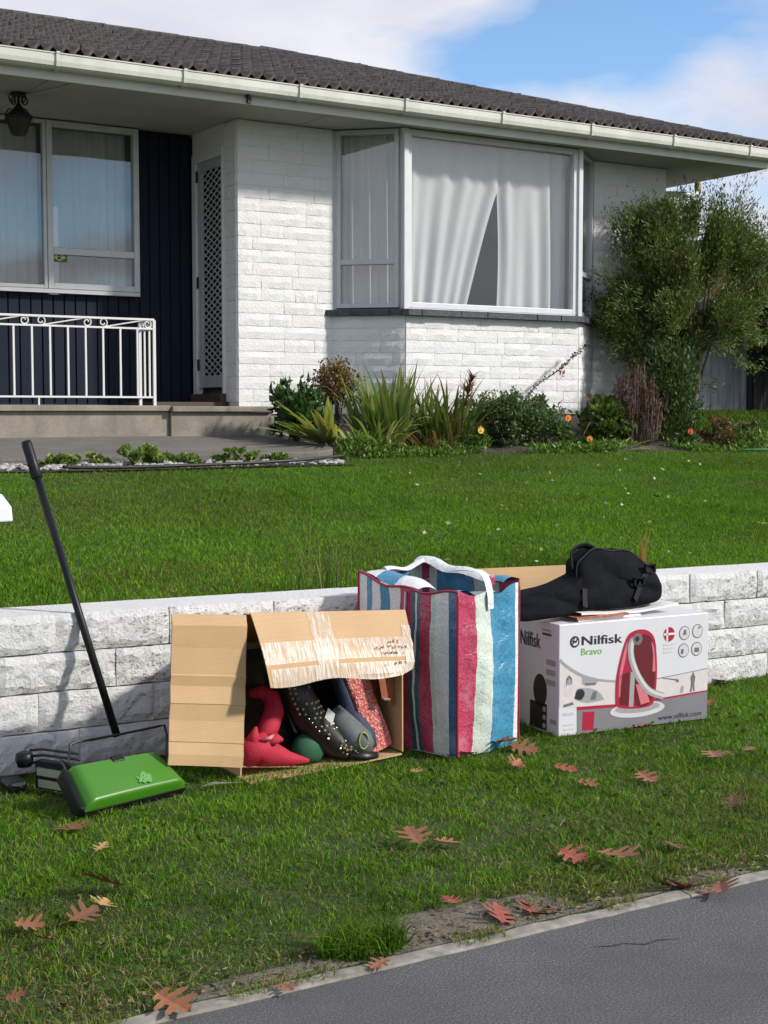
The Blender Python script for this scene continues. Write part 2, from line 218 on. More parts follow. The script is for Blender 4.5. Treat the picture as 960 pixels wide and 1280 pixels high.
# ---------------------------------------------------------------- builders
ORG = {}
class MB:
    def __init__(s): s.v = []; s.f = []; s.m = []
    def add(s, vs, fs, mi=0):
        k = len(s.v); s.v += [tuple(p) for p in vs]
        for f in fs: s.f.append(tuple(i + k for i in f)); s.m.append(mi)
        return s
    def box(s, x0, x1, y0, y1, z0, z1, mi=0):
        return s.add([(x0, y0, z0), (x1, y0, z0), (x1, y1, z0), (x0, y1, z0), (x0, y0, z1), (x1, y0, z1), (x1, y1, z1), (x0, y1, z1)],
                     [(0, 3, 2, 1), (4, 5, 6, 7), (0, 1, 5, 4), (1, 2, 6, 5), (2, 3, 7, 6), (3, 0, 4, 7)], mi)
    def slab(s, q, n, t, mi=0):
        """quad q (4 points) thickened by t along n"""
        n = Vector(n).normalized() * t; a = [Vector(p) for p in q]
        return s.add(a + [p + n for p in a], [(3, 2, 1, 0), (4, 5, 6, 7), (0, 1, 5, 4), (1, 2, 6, 5), (2, 3, 7, 6), (3, 0, 4, 7)], mi)
    def beam(s, a, b_, w, h, up=(0, 0, 1), mi=0):
        a = Vector(a); b_ = Vector(b_); d = (b_ - a).normalized(); u = Vector(up); r = d.cross(u).normalized(); u = r.cross(d).normalized()
        q = [a - r * w / 2 - u * h / 2, a + r * w / 2 - u * h / 2, a + r * w / 2 + u * h / 2, a - r * w / 2 + u * h / 2]
        return s.add(q + [p + (b_ - a) for p in q], [(0, 1, 2, 3), (7, 6, 5, 4), (0, 4, 5, 1), (1, 5, 6, 2), (2, 6, 7, 3), (3, 7, 4, 0)], mi)
    def tube(s, pts, r, n=8, mi=0, flat=1.0):
        pts = [Vector(p) for p in pts]; k = len(pts); rs = r if isinstance(r, (list, tuple)) else [r] * k
        vs = []; u = None
        for i, p in enumerate(pts):
            d = (pts[min(i + 1, k - 1)] - pts[max(i - 1, 0)]).normalized()
            if u is None: u = d.orthogonal().normalized()
            u = (u - d * u.dot(d)).normalized(); w = d.cross(u)
            for j in range(n):
                a = 2 * math.pi * j / n; vs.append(p + (u * math.cos(a) + w * math.sin(a) * flat) * rs[i])
        fs = [(i * n + j, i * n + (j + 1) % n, (i + 1) * n + (j + 1) % n, (i + 1) * n + j) for i in range(k - 1) for j in range(n)]
        fs += [tuple(range(n - 1, -1, -1)), tuple((k - 1) * n + j for j in range(n))]
        return s.add(vs, fs, mi)
    def lathe(s, prof, c, n=16, mi=0, rot=0.0, sx=1, sy=1):
        vs = []; c = Vector(c)
        for r, z in prof:
            for j in range(n):
                a = 2 * math.pi * j / n + rot; vs.append(c + Vector((r * math.cos(a) * sx, r * math.sin(a) * sy, z)))
        k = len(prof)
        fs = [(i * n + j, i * n + (j + 1) % n, (i + 1) * n + (j + 1) % n, (i + 1) * n + j) for i in range(k - 1) for j in range(n)]
        fs += [tuple(range(n - 1, -1, -1)), tuple((k - 1) * n + j for j in range(n))]
        return s.add(vs, fs, mi)
    def grid(s, fn, nu, nv, mi=None, flip=False):
        vs = [fn(i / nu, j / nv) for j in range(nv + 1) for i in range(nu + 1)]; k = len(s.v); s.v += [tuple(p) for p in vs]
        for j in range(nv):
            for i in range(nu):
                a = k + j * (nu + 1) + i; f = (a, a + 1, a + nu + 2, a + nu + 1)
                s.f.append(f[::-1] if flip else f); s.m.append(mi(i / nu + .5 / nu) if callable(mi) else (mi or 0))
        return s
    def poly(s, pts, h, mi=0):
        """flat polygon (already 3D, counter-clockwise) with a small thickness vector h"""
        n = len(pts); a = [Vector(p) for p in pts]; h = Vector(h)
        return s.add(a + [p + h for p in a], [tuple(range(n, 2 * n))] + [tuple(range(n - 1, -1, -1))] + [(i, (i + 1) % n, n + (i + 1) % n, n + i) for i in range(n)], mi)
    def mesh(s, name, mats, smooth=False, org=(0, 0, 0)):
        me = bpy.data.meshes.new(name); ox, oy, oz = org
        me.from_pydata([(x - ox, y - oy, z - oz) for x, y, z in s.v], [], s.f)
        for k in (mats if isinstance(mats, (list, tuple)) else [mats]): me.materials.append(MATS[k])
        me.polygons.foreach_set('material_index', s.m)
        if smooth: me.polygons.foreach_set('use_smooth', [True] * len(me.polygons))
        me.update(); return me
    def build(s, name, mats, parent=None, smooth=False, org=None):
        if parent is not None: org = ORG[parent.name]
        elif org is None:
            A = np.array(s.v); lo, hi = A.min(0), A.max(0); org = ((lo[0] + hi[0]) / 2, (lo[1] + hi[1]) / 2, lo[2])
        o = bpy.data.objects.new(name, s.mesh(name, mats, smooth, org)); COL.objects.link(o)
        if parent is not None: o.parent = parent
        else: o.location = org
        ORG[o.name] = org; return o
def bevel(o, w=0.004, seg=2):
    md = o.modifiers.new('bevel', 'BEVEL'); md.width = w; md.segments = seg; md.limit_method = 'ANGLE'; md.angle_limit = R(40); return o
def tag(o, label=None, cat=None, group=None, kind=None):
    for k, q in (('label', label), ('category', cat), ('group', group), ('kind', kind)):
        if q: o[k] = q
    return o
def thing(name, loc, label, cat, group=None):
    o = bpy.data.objects.new(name, None); COL.objects.link(o); o.location = loc; o.empty_display_size = .1; ORG[o.name] = tuple(loc); return tag(o, label, cat, group)
def piece(name, me, parent, loc, rz=0.0, scale=(1, 1, 1)):
    """one instance of a shared mesh as a child of a thing or part"""
    o = bpy.data.objects.new(name, me); COL.objects.link(o); p = ORG[parent.name]
    o.parent = parent; o.location = (loc[0] - p[0], loc[1] - p[1], loc[2] - p[2]); o.rotation_euler = (0, 0, rz); o.scale = scale; return o
def np_mesh(name, V, loops, sizes, cols, mat):
    me = bpy.data.meshes.new(name); me.vertices.add(len(V)); me.vertices.foreach_set('co', V.astype(np.float32).ravel())
    me.loops.add(len(loops)); me.loops.foreach_set('vertex_index', loops.astype(np.int32))
    me.polygons.add(len(sizes)); st = np.concatenate([[0], np.cumsum(sizes)[:-1]]).astype(np.int32); me.polygons.foreach_set('loop_start', st)
    a = me.color_attributes.new('Col', 'FLOAT_COLOR', 'POINT'); c4 = np.ones((len(V), 4), np.float32); c4[:, :3] = cols; a.data.foreach_set('color', c4.ravel())
    me.materials.append(MATS[mat]); me.update(calc_edges=True); return me
def np_obj(name, V, loops, sizes, cols, mat, parent=None, org=None):
    if parent is not None: org = ORG[parent.name]
    if org is None: org = (float(V[:, 0].mean()), float(V[:, 1].mean()), float(V[:, 2].min()))
    o = bpy.data.objects.new(name, np_mesh(name, V - np.array(org), loops, sizes, cols, mat)); COL.objects.link(o)
    if parent is not None: o.parent = parent
    else: o.location = org
    ORG[o.name] = org; return o
def blades(P, H, Wd, lean, cols, bend=0.6, seed=1):
    """grass blades: two-segment tapering blades rooted at P"""
    g = np.random.default_rng(seed); N = len(P); a = g.uniform(0, 2 * np.pi, N); side = np.stack([np.cos(a), np.sin(a), np.zeros(N)], 1)
    a2 = g.uniform(0, 2 * np.pi, N); d = np.stack([np.cos(a2), np.sin(a2), np.zeros(N)], 1) * (lean * g.uniform(0.2, 1.2, N))[:, None]
    up = np.array([0, 0, 1.0]); V = np.zeros((N, 5, 3)); w = Wd[:, None]; h = H[:, None]
    V[:, 0] = P - side * w * .5; V[:, 1] = P + side * w * .5
    mid = P + (up * .55 + d * .35) * h; V[:, 2] = mid + side * w * .42; V[:, 3] = mid - side * w * .42
    V[:, 4] = P + (up * (1 - bend * lean * .35)[:, None] + d) * h
    base = (np.arange(N) * 5)[:, None]; L = np.concatenate([base + np.array([0, 1, 2, 3]), base + np.array([3, 2, 4])], 1).ravel()
    S = np.tile([4, 3], N); C = np.repeat(cols[:, None, :], 5, 1); return V.reshape(-1, 3), L, S, C.reshape(-1, 3)
def leaves(P, Dv, Ln, Wd, cols, seed=1):
    """small folded diamond leaves at P pointing along Dv"""
    g = np.random.default_rng(seed); N = len(P); Dv = Dv / np.linalg.norm(Dv, axis=1)[:, None]
    r = g.normal(size=(N, 3)); s = np.cross(Dv, r); s /= np.linalg.norm(s, axis=1)[:, None] + 1e-9; n = np.cross(s, Dv)
    V = np.zeros((N, 4, 3)); l = Ln[:, None]; w = Wd[:, None]
    V[:, 0] = P; V[:, 1] = P + Dv * l * .5 + s * w * .5 + n * w * .12; V[:, 2] = P + Dv * l; V[:, 3] = P + Dv * l * .5 - s * w * .5 + n * w * .12
    base = (np.arange(N) * 4)[:, None]; L = np.concatenate([base + np.array([0, 1, 2]), base + np.array([0, 2, 3])], 1).ravel(); S = np.tile([3, 3], N)
    return V.reshape(-1, 3), L, S, np.repeat(cols[:, None, :], 4, 1).reshape(-1, 3)
def pal(N, cols, g, var=0.25):
    c = np.array(cols)[g.integers(0, len(cols), N)]; return np.clip(c * (1 + var * g.normal(size=(N, 1))), 0.002, 1)
def vnoise(x, y, s, seed=0):
    """cheap smooth value noise in numpy"""
    g = np.random.default_rng(seed); T = g.random((64, 64)); x = np.asarray(x) * s; y = np.asarray(y) * s
    xi = np.floor(x).astype(int); yi = np.floor(y).astype(int); fx = x - xi; fy = y - yi; fx = fx * fx * (3 - 2 * fx); fy = fy * fy * (3 - 2 * fy)
    a = T[xi % 64, yi % 64]; b_ = T[(xi + 1) % 64, yi % 64]; c = T[xi % 64, (yi + 1) % 64]; d = T[(xi + 1) % 64, (yi + 1) % 64]
    return (a * (1 - fx) + b_ * fx) * (1 - fy) + (c * (1 - fx) + d * fx) * fy
def smooth(pts, k=6):
    out = []
    for i in range(len(pts) - 1):
        p0_, p1_, p2_, p3_ = pts[max(i - 1, 0)], pts[i], pts[i + 1], pts[min(i + 2, len(pts) - 1)]
        for j in range(k):
            t = j / k; out.append(tuple(.5 * ((2 * p1_[d]) + (-p0_[d] + p2_[d]) * t + (2 * p0_[d] - 5 * p1_[d] + 4 * p2_[d] - p3_[d]) * t * t + (-p0_[d] + 3 * p1_[d] - 3 * p2_[d] + p3_[d]) * t ** 3) for d in range(len(p1_))))
    out.append(tuple(pts[-1])); return out
def text_mesh(body, size=1.0):
    cu = bpy.data.curves.new('lettering', 'FONT'); cu.body = body; cu.size = size; cu.resolution_u = 3
    o = bpy.data.objects.new('lettering', cu); COL.objects.link(o); bpy.context.view_layer.update()
    me = o.evaluated_get(bpy.context.evaluated_depsgraph_get()).to_mesh(); vs = [tuple(v.co) for v in me.vertices]; fs = [tuple(p.vertices) for p in me.polygons]
    bpy.data.objects.remove(o, do_unlink=True); bpy.data.curves.remove(cu); return vs, fs

# ================================================================ SETTING
def verge_z(x, y): return 0.002 + 0.043 * np.clip((np.asarray(y) - 2.63) / 1.82, 0, 1) + 0.012 * (vnoise(x, y, 2.3, 3) - .5) * np.clip((np.asarray(y) - 2.63) / .3, 0, 1)
def lawn_z(x, y):
    y = np.asarray(y, float); x = np.asarray(x, float)
    z = np.interp(y, [4.4, 4.7, 9.3, 10.7, 12.0, 14.0, 20, 200], [.47, .50, .80, .92, 1.03, 1.17, 1.2, 1.2]); return z + 0.03 * (vnoise(x, y, .9, 5) - .5) * np.clip((y - 4.7) / 1, 0, 1)
def sheet(name, xs, ys, zf, mat, dz=0.0):
    xs = np.array(xs); ys = np.array(ys); XX, YY = np.meshgrid(xs, ys); ZZ = zf(XX, YY) + dz; nx, ny = len(xs), len(ys); m = MB()
    m.v = [tuple(p) for p in np.stack([XX, YY, ZZ], -1).reshape(-1, 3)]
    m.f = [(j * nx + i, j * nx + i + 1, (j + 1) * nx + i + 1, (j + 1) * nx + i) for j in range(ny - 1) for i in range(nx - 1)]; m.m = [0] * len(m.f)
    return tag(m.build(name, mat, smooth=True, org=(0, 0, 0)), kind='structure')
def ground_z(x, y):
    y = np.asarray(y, float); return np.interp(y, [-300, 2.6, 4.5, 4.56, 9.3, 12, 14, 400], [-.06, -.06, -.03, .40, .72, .93, 1.06, 1.06])
sheet('ground', [-400, -20, 0, 6, 12, 30, 400], [-400, -20, 0, 2.6, 4.5, 4.56, 9.3, 12, 14, 40, 400], ground_z, 'turf')
sheet('footpath', np.linspace(-12, 14, 40), np.linspace(.75, 2.58, 6), lambda x, y: 0.0 * x, 'asphalt')
sheet('verge', np.linspace(-6, 12, 181), np.linspace(2.60, 4.47, 30), verge_z, 'turf')
sheet('lawn', np.linspace(-4, 20, 121), np.concatenate([np.linspace(4.55, 9.4, 40), np.linspace(9.6, 16, 20)]), lawn_z, 'turf')
m = MB(); cr_ = [(2.06, 2.445), (2.10, 2.425), (2.13, 2.425), (2.17, 2.395), (2.21, 2.40), (2.27, 2.375)]
for i in range(len(cr_) - 1):
    (xa, ya), (xb, yb__) = cr_[i], cr_[i + 1]; w0, w1 = .003 * (1 if i else .2), .003 * (1 if i < 4 else .1); m.add([(xa, ya - w0, .0015), (xb, yb__ - w1, .0015), (xb, yb__ + w1, .0015), (xa, ya + w0, .0015)], [(0, 1, 2, 3)])
tag(m.build('footpath_crack', 'soil', org=(0, 0, 0)), kind='structure')
# concrete edging strip, slightly uneven, with open joints
m = MB(); x = -8.0; ge = random.Random(77)
while x < 12:
    L_ = ge.uniform(1.5, 2.4); zz = .006 + ge.uniform(-.002, .004); n_ = int(L_ / .05); prof_ = []
    for i in range(n_ + 1):
        xx = x + (L_ - .006) * i / n_; chip = ge.uniform(0, .010) if ge.random() < .25 else ge.uniform(0, .003); chip2 = ge.uniform(0, .012) if ge.random() < .3 else ge.uniform(0, .004); dz_ = ge.uniform(-.0015, .0015)
        prof_ += [(xx, 2.575, -.05), (xx, 2.5755 + chip * .6, zz - .004 + dz_), (xx, 2.580 + chip, zz + dz_), (xx, 2.618 - chip2, zz + .003 + dz_), (xx, 2.624, -.05)]
    m.add(prof_, [(i * 5 + j, (i + 1) * 5 + j, (i + 1) * 5 + j + 1, i * 5 + j + 1) for i in range(n_) for j in range(4)] + [(0, 1, 2, 3, 4), tuple(n_ * 5 + j for j in (4, 3, 2, 1, 0))]); x += L_
tag(m.build('footpath_edging', 'edging', org=(0, 0, 0)), kind='structure')
# bare dirt patches beside the edging (uneven sheets a few mm proud of the verge)
def patch(name, cx, cy, rx, ry, seed):
    g = random.Random(seed); n = 28; rr = [1 + .22 * math.sin(3 * i * 2 * math.pi / n + g.random() * 6) * .5 + g.uniform(-.14, .14) for i in range(n)]
    m = MB(); vs = [(cx, cy, float(verge_z(cx, cy)) + .010)]
    for ring in (.5, 1.0):
        for i in range(n):
            a = 2 * math.pi * i / n; px = cx + rx * rr[i] * ring * math.cos(a); py = max(2.632, cy + ry * rr[i] * ring * math.sin(a)); vs.append((px, py, float(verge_z(px, py)) + (.009 if ring < 1 else .001)))
    fs = [(0, 1 + i, 1 + (i + 1) % n) for i in range(n)] + [(1 + i, 1 + n + i, 1 + n + (i + 1) % n, 1 + (i + 1) % n) for i in range(n)]
    m.add(vs, fs); return tag(m.build(name, 'dirt', smooth=True, org=(0, 0, 0)), kind='structure')
PATCH = [(1.87, 2.71, .33, .125), (1.40, 2.655, .26, .05), (2.62, 2.65, .14, .04), (2.28, 2.64, .16, .03)]
for i, p in enumerate(PATCH): patch('dirt_patch', *p, 20 + i)
# garden bed along the house
def bed_z(x, y): return lawn_z(x, y) - .012 + (.045 + .03 * (vnoise(x, y, 4, 9) - .5)) * np.clip((np.asarray(y) - 9.70) / .25, 0, 1)
sheet('garden_bed', np.linspace(5.0, 12.0, 60), np.linspace(9.72, 11.1, 14), bed_z, 'soil')
sheet('gravel_strip', np.linspace(2.2, 5.5, 40), np.linspace(9.28, 9.66, 6), lambda x, y: lawn_z(x, y) + .012, 'soil')
# concrete path with rounded end in front of the porch
m = MB()
top = [(-3, 9.62, .885)] + [(x, 9.62, .885 + .012 * min(1, max(0, (x - 3) / 2.3))) for x in (3.0, 4.5, 5.25)]
arc = [(5.25 + .38 * math.sin(a), 10.0 - .38 * math.cos(a), .90 + .055 * (1 - math.cos(a)) * .38 / .55) for a in [R(t) for t in range(15, 91, 15)]]
far = [(5.63, 10.9, 1.02), (-3, 10.9, 1.0)]
m.poly([(x, y, z - .09) for x, y, z in top + arc + far], (0, 0, .09)); tag(bevel(m.build('concrete_path', 'path_concrete', org=(0, 0, 0)), .012), kind='structure')
# porch slab: body and slightly proud top
m = MB(); m.box(-3, 4.62, 10.79, 12.02, .8, 1.205); m.box(4.624, 5.53, 10.76, 11.149, .8, 1.20); m.box(-3, 4.62, 10.75, 12.02, 1.206, 1.252); m.box(4.624, 5.53, 10.72, 11.149, 1.201, 1.247); m.box(4.624, 5.41, 11.149, 12.02, .8, 1.247)
tag(bevel(m.build('porch', 'concrete', org=(0, 0, 0)), .008), kind='structure')

# ---------------------------------------------------------------- grass (uncountable)
g = np.random.default_rng(11)
GCOL = [(.100, .235, .010), (.074, .190, .009), (.130, .262, .014), (.165, .262, .024), (.060, .150, .009)]
def footprint_free(x, y, rects):
    ok = np.ones(len(x), bool)
    for x0, x1, y0, y1 in rects: ok &= ~((x > x0) & (x < x1) & (y > y0) & (y < y1))
    return ok
N = 250000; x = g.uniform(-.3, 6.0, N); y = g.uniform(2.615, 4.46, N)
ok = (x > .30 * y - .35) & (x < 1.02 * y + .75) & footprint_free(x, y, [(2.0, 2.56, 4.10, 4.40), (3.22, 3.86, 4.03, 4.27), (2.72, 2.98, 4.03, 4.36), (1.42, 1.70, 3.93, 4.05)])
for cx, cy, rx, ry in PATCH:
    d = np.hypot((x - cx) / rx, (y - cy) / ry) + .35 * (vnoise(x, y, 14, 2) - .5); ok &= (d > 1.0) | (g.random(N) < .03 + .25 * np.clip(d - .6, 0, 1))
edge = np.clip((y - 2.615) / .12, 0, 1); ok &= g.random(N) < .35 + .65 * edge
cl = vnoise(x, y, 3.2, 1); cl2 = vnoise(x, y, 11, 4); ok &= g.random(N) < .55 + .6 * cl2
x, y, cl, cl2 = x[ok], y[ok], cl[ok], cl2[ok]; N = len(x); P = np.stack([x, y, verge_z(x, y) - .003], 1)
H = g.uniform(.013, .033, N) * (.55 + .55 * cl + .55 * cl2 ** 2); Wd = g.uniform(.0016, .0032, N); C_ = pal(N, GCOL, g, .22)
C_ *= (.55 + .45 * vnoise(x, y, 1.3, 17) + .4 * vnoise(x, y, 5.5, 18))[:, None]; dry = g.random(N) < .04 + .32 * np.clip((vnoise(x, y, 1.9, 8) - .55) * 3, 0, 1) + .14 * (y < 2.85); C_[dry] = pal(dry.sum(), [(.20, .16, .06), (.15, .125, .04), (.27, .22, .11)], g, .2)
o = np_obj('verge_grass', *blades(P, H, Wd, g.uniform(.5, 1.5, N), C_, seed=3), 'grass'); tag(o, 'short patchy green grass on the verge beside the footpath', 'grass', kind='stuff')
N = 42000; x = g.uniform(-.2, 5.6, N); y = g.uniform(2.63, 4.46, N); ok = (x > .30 * y - .3) & (x < 1.02 * y + .6) & (g.random(N) < .25 + .9 * np.clip((vnoise(x, y, 1.9, 8) - .35) * 2, 0, 1)); x, y = x[ok], y[ok]; N = len(x)
P = np.stack([x, y, verge_z(x, y) + g.uniform(0, .012, N)], 1); o = np_obj('verge_thatch', *blades(P, g.uniform(.010, .022, N), g.uniform(.0014, .0026, N), g.uniform(1.5, 3.2, N), pal(N, [(.24, .19, .09), (.16, .125, .05), (.32, .27, .14), (.10, .08, .035)], g, .2), seed=15), 'grass'); tag(o, 'dry straw-coloured thatch lying between the verge grass blades', 'thatch', kind='stuff')
N = 900; x = g.uniform(.9, 3.0, N); y = 2.632 + np.abs(g.normal(size=N)) * .07; P = np.stack([x, y, verge_z(x, y) + .010], 1); Dv = np.stack([g.normal(size=N), g.normal(size=N), g.uniform(-.05, .25, N)], 1)
o = np_obj('leaf_litter', *leaves(P, Dv, g.uniform(.006, .022, N), g.uniform(.003, .009, N), pal(N, [(.10, .07, .04), (.20, .15, .08), (.05, .04, .028), (.30, .24, .15)], g, .25), 19), 'grass'); tag(o, 'crumbs of dry leaf litter along the footpath edging', 'leaf litter', kind='stuff')
# longer tuft at the edging
N = 1000; a = g.uniform(0, 6.28, N); r = np.sqrt(g.random(N)); x = 1.60 + .11 * r * np.cos(a); y = 2.685 + .06 * r * np.sin(a); P = np.stack([x, y, verge_z(x, y)], 1)
o = np_obj('grass_tuft', *blades(P, g.uniform(.04, .085, N), g.uniform(.002, .0035, N), g.uniform(.5, 1.6, N), pal(N, [(.05, .12, .008), (.08, .155, .012)], g, .2), seed=5), 'grass'); tag(o, 'dense dark green grass tuft overhanging the footpath edging', 'grass', kind='stuff')
N = 420000; y = g.uniform(4.62, 9.80, N); x = g.uniform(0, 1, N); x0 = .27 * y - 1.0; x1 = 1.06 * y + 1.1; x = x0 + (x1 - x0) * x
keep = g.random(N) < np.interp(y, [4.62, 9.4], [1.0, .62]); ok = keep & ~((y > 9.27) & (x < 5.45)); x, y = x[ok], y[ok]; N = len(x); cl = vnoise(x, y, 1.3, 21); cl2 = vnoise(x, y, 6, 22)
P = np.stack([x, y, lawn_z(x, y) - .003], 1); H = g.uniform(.014, .032, N) * (.65 + .5 * cl + .35 * cl2); Wd = g.uniform(.0022, .0042, N); C_ = pal(N, GCOL, g, .2)
C_ *= (.66 + .40 * vnoise(x, y, .8, 31) + .30 * vnoise(x, y, 3.0, 33))[:, None]
dry = g.random(N) < .03 + .30 * np.clip((vnoise(x * .7, y, 1.3, 28) - .62) * 3, 0, 1); C_[dry] = pal(dry.sum(), [(.17, .15, .05), (.12, .115, .035)], g, .2)
o = np_obj('lawn_grass', *blades(P, H, Wd, g.uniform(.5, 1.4, N), C_, seed=6), 'grass'); tag(o, 'mown green lawn sloping up to the white brick house', 'grass', kind='stuff')
N = 26000; x = g.uniform(10.3, 17.5, N); y = g.uniform(9.5, 14.4, N); P = np.stack([x, y, lawn_z(x, y) - .003], 1)
o = np_obj('side_grass', *blades(P, g.uniform(.05, .1, N), g.uniform(.008, .014, N), g.uniform(.5, 1.2, N), pal(N, [(.06, .12, .012), (.08, .14, .018)], g, .2), seed=8), 'grass'); tag(o, 'bright grass beside the house below the grey board fence', 'grass', kind='stuff')
N = 2600; x = g.uniform(.5, 3.4, N); y = g.uniform(2.585, 2.64, N); ok = vnoise(x, y * 0, 7, 66) > .55; x, y = x[ok], y[ok]; N = len(x); P = np.stack([x, y, np.full(N, .006)], 1)
o = np_obj('edge_grass', *blades(P, g.uniform(.012, .035, N), g.uniform(.0016, .0028, N), g.uniform(.8, 2.2, N), pal(N, [(.10, .20, .012), (.16, .17, .05), (.24, .19, .08)], g, .2), seed=25), 'grass'); tag(o, 'stray grass blades spilling over the footpath edging', 'grass', kind='stuff')
# broad-leaved weeds in the verge
N = 2600; x = g.uniform(.6, 5.2, N); y = g.uniform(2.7, 4.4, N); ok = vnoise(x, y, 1.9, 41) > .62; x, y = x[ok], y[ok]; N = len(x); P = np.stack([x, y, verge_z(x, y) + .012], 1)
Dv = np.stack([g.normal(size=N), g.normal(size=N), g.uniform(.1, .9, N)], 1)
o = np_obj('verge_clover', *leaves(P, Dv, g.uniform(.014, .026, N), g.uniform(.010, .018, N), pal(N, [(.07, .13, .02), (.05, .105, .015)], g, .2), 9), 'grass'); tag(o, 'small round clover leaves scattered through the verge grass', 'clover', kind='stuff')

# ================================================================ HOUSE
YF, YB, YBAY, XC, XE = 11.15, 12.02, 10.70, 5.41, 10.25
SOF, Z0 = 3.668, 1.18
house = thing('house', (7.8, 11.2, .9), 'white painted brick bungalow with dark tiled roof and bay window', 'house')
CH = (SOF - .005 - Z0) / 23
def brick_variant(seed, nx=5, nz=2):
    gg = random.Random(seed); m = MB(); D_ = []
    def fn(u, v):
        ed = 0 if (u in (0, 1) or v in (0, 1)) else 1
        return (u + (gg.uniform(-.05, .05) if 0 < u < 1 else gg.uniform(-.008, .008)), -(.005 + gg.uniform(0, .003) + ed * gg.uniform(.001, .009)), v * 1.0 + (gg.uniform(-.1, .1) if 0 < v < 1 else gg.uniform(-.03, .03)))
    vs = [fn(i / nx, j / nz) for j in range(nz + 1) for i in range(nx + 1)]
    fs = [(j * (nx + 1) + i, j * (nx + 1) + i + 1, (j + 1) * (nx + 1) + i + 1, (j + 1) * (nx + 1) + i) for j in range(nz) for i in range(nx)]
    rim = [i for i in range(nx + 1)] + [(j) * (nx + 1) + nx for j in range(1, nz + 1)] + [nz * (nx + 1) + i for i in range(nx - 1, -1, -1)] + [j * (nx + 1) for j in range(nz - 1, 0, -1)]
    k = len(vs); vs += [(vs[i][0], .02, vs[i][2]) for i in rim]; n = len(rim)
    fs += [(rim[(i + 1) % n], rim[i], k + i, k + (i + 1) % n) for i in range(n)]
    m.add(vs, fs); return m.mesh('brick', 'white_brick')
BRK = [brick_variant(100 + i) for i in range(9)]
BRK1 = [brick_variant(200 + i, 3, 2) for i in range(5)]
rb = random.Random(5)
def brick_wall(name, a, b_, z0, ztop, back):
    """backing slab from a to b (plan) plus rock-face bricks in front of it"""
    a = Vector((*a, 0)); b_ = Vector((*b_, 0)); L_ = (b_ - a).length; d = (b_ - a) / L_; n = Vector((d.y, -d.x, 0)); rz = math.atan2(d.y, d.x)
    m = MB(); q = [a + Vector((0, 0, z0)), b_ + Vector((0, 0, z0)), b_ + Vector((0, 0, ztop)), a + Vector((0, 0, ztop))]; m.slab(q, -n, back)
    w = m.build(name, 'white_mortar', house); r = 0; z = z0
    while z < ztop - .03:
        h = min(CH, ztop - z); x = 0.0; first = True
        while x < L_ - .01:
            l = rb.choice([.22, .30, .33, .44, .44]) if not first else rb.choice([.14, .22, .30, .44]); first = False
            if L_ - x - l < .09: l = L_ - x
            p = a + d * x; me = rb.choice(BRK if l > .18 else BRK1)
            piece('brick', me, w, (p.x, p.y, z + .002), rz, (l - .004, 1, h - .0045)); x += l
        z += CH; r += 1
    return w
brick_wall('wall', (XC, 11.375), (XC, YF + .008), Z0 + CH, SOF - .005, .2)
brick_wall('wall', (XC + .006, YF), (6.34, YF), Z0, SOF - .005, .2)
SILL = Z0 + 8 * CH
brick_wall('wall', (6.335, YF), (6.815, YBAY + .004), Z0, SILL, .1)
brick_wall('wall', (6.82, YBAY), (8.755, YBAY), Z0, SILL, .1)
brick_wall('wall', (8.76, YBAY + .004), (9.30, YF), Z0, SILL, .1)
brick_wall('wall', (9.30, YF), (XE - .01, YF), Z0, SOF - .005, .2)
m = MB(); m.box(XE - .2, XE, YF + .002, 17.0, Z0, SOF - .004); m.build('side_wall', 'white_brick', house)
m = MB(); m.slab([(5.35, YF + .01, .7), (6.33, YF + .01, .7), (6.33, YF + .01, Z0 - .002), (5.35, YF + .01, Z0 - .002)], (0, 1, 0), .2)
m.slab([(6.33, YF + .01, .7), (6.815, YBAY + .012, .7), (6.815, YBAY + .012, Z0 - .002), (6.33, YF + .01, Z0 - .002)], (.6, 1, 0), .1)
m.slab([(6.82, YBAY + .012, .7), (8.76, YBAY + .012, .7), (8.76, YBAY + .012, Z0 - .002), (6.82, YBAY + .012, Z0 - .002)], (0, 1, 0), .1)
m.slab([(8.765, YBAY + .014, .7), (9.30, YF + .01, .7), (9.30, YF + .01, Z0 - .002), (8.765, YBAY + .014, Z0 - .002)], (-.6, 1, 0), .1)
m.slab([(9.30, YF + .012, .7), (XE, YF + .012, .7), (XE, YF + .012, Z0 - .002), (9.30, YF + .012, Z0 - .002)], (0, 1, 0), .2); m.build('foundation', 'foundation', house)
# window sill of the bay, three runs with rough dark face
m = MB()
sp = [(6.24, 11.16), (6.80, 10.62), (8.775, 10.62), (9.38, 11.16)]; si = [(6.45, 11.2), (6.86, 10.80), (8.72, 10.80), (9.20, 11.2)]
for i in range(3):
    A_, B_ = Vector((*sp[i], 0)), Vector((*sp[i + 1], 0)); n_ = 14
    for t in range(n_):
        f0, f1 = t / n_, (t + 1) / n_; p0, p1 = A_.lerp(B_, f0), A_.lerp(B_, f1); q0, q1 = Vector((*si[i], 0)).lerp(Vector((*si[i + 1], 0)), f0), Vector((*si[i], 0)).lerp(Vector((*si[i + 1], 0)), f1)
        j = rb.uniform(-.006, .006); zt = SILL + .052; m.add([(p0.x, p0.y + j, SILL + .001), (p1.x, p1.y + j, SILL + .001), (q1.x, q1.y, SILL + .001), (q0.x, q0.y, SILL + .001), (p0.x, p0.y + j + .004, zt), (p1.x, p1.y + j + .004, zt), (q1.x, q1.y, zt + .02), (q0.x, q0.y, zt + .02)], [(0, 3, 2, 1), (4, 5, 6, 7), (0, 1, 5, 4), (1, 2, 6, 5), (2, 3, 7, 6), (3, 0, 4, 7)])
m.build('window_sill', 'sill_paint', house)
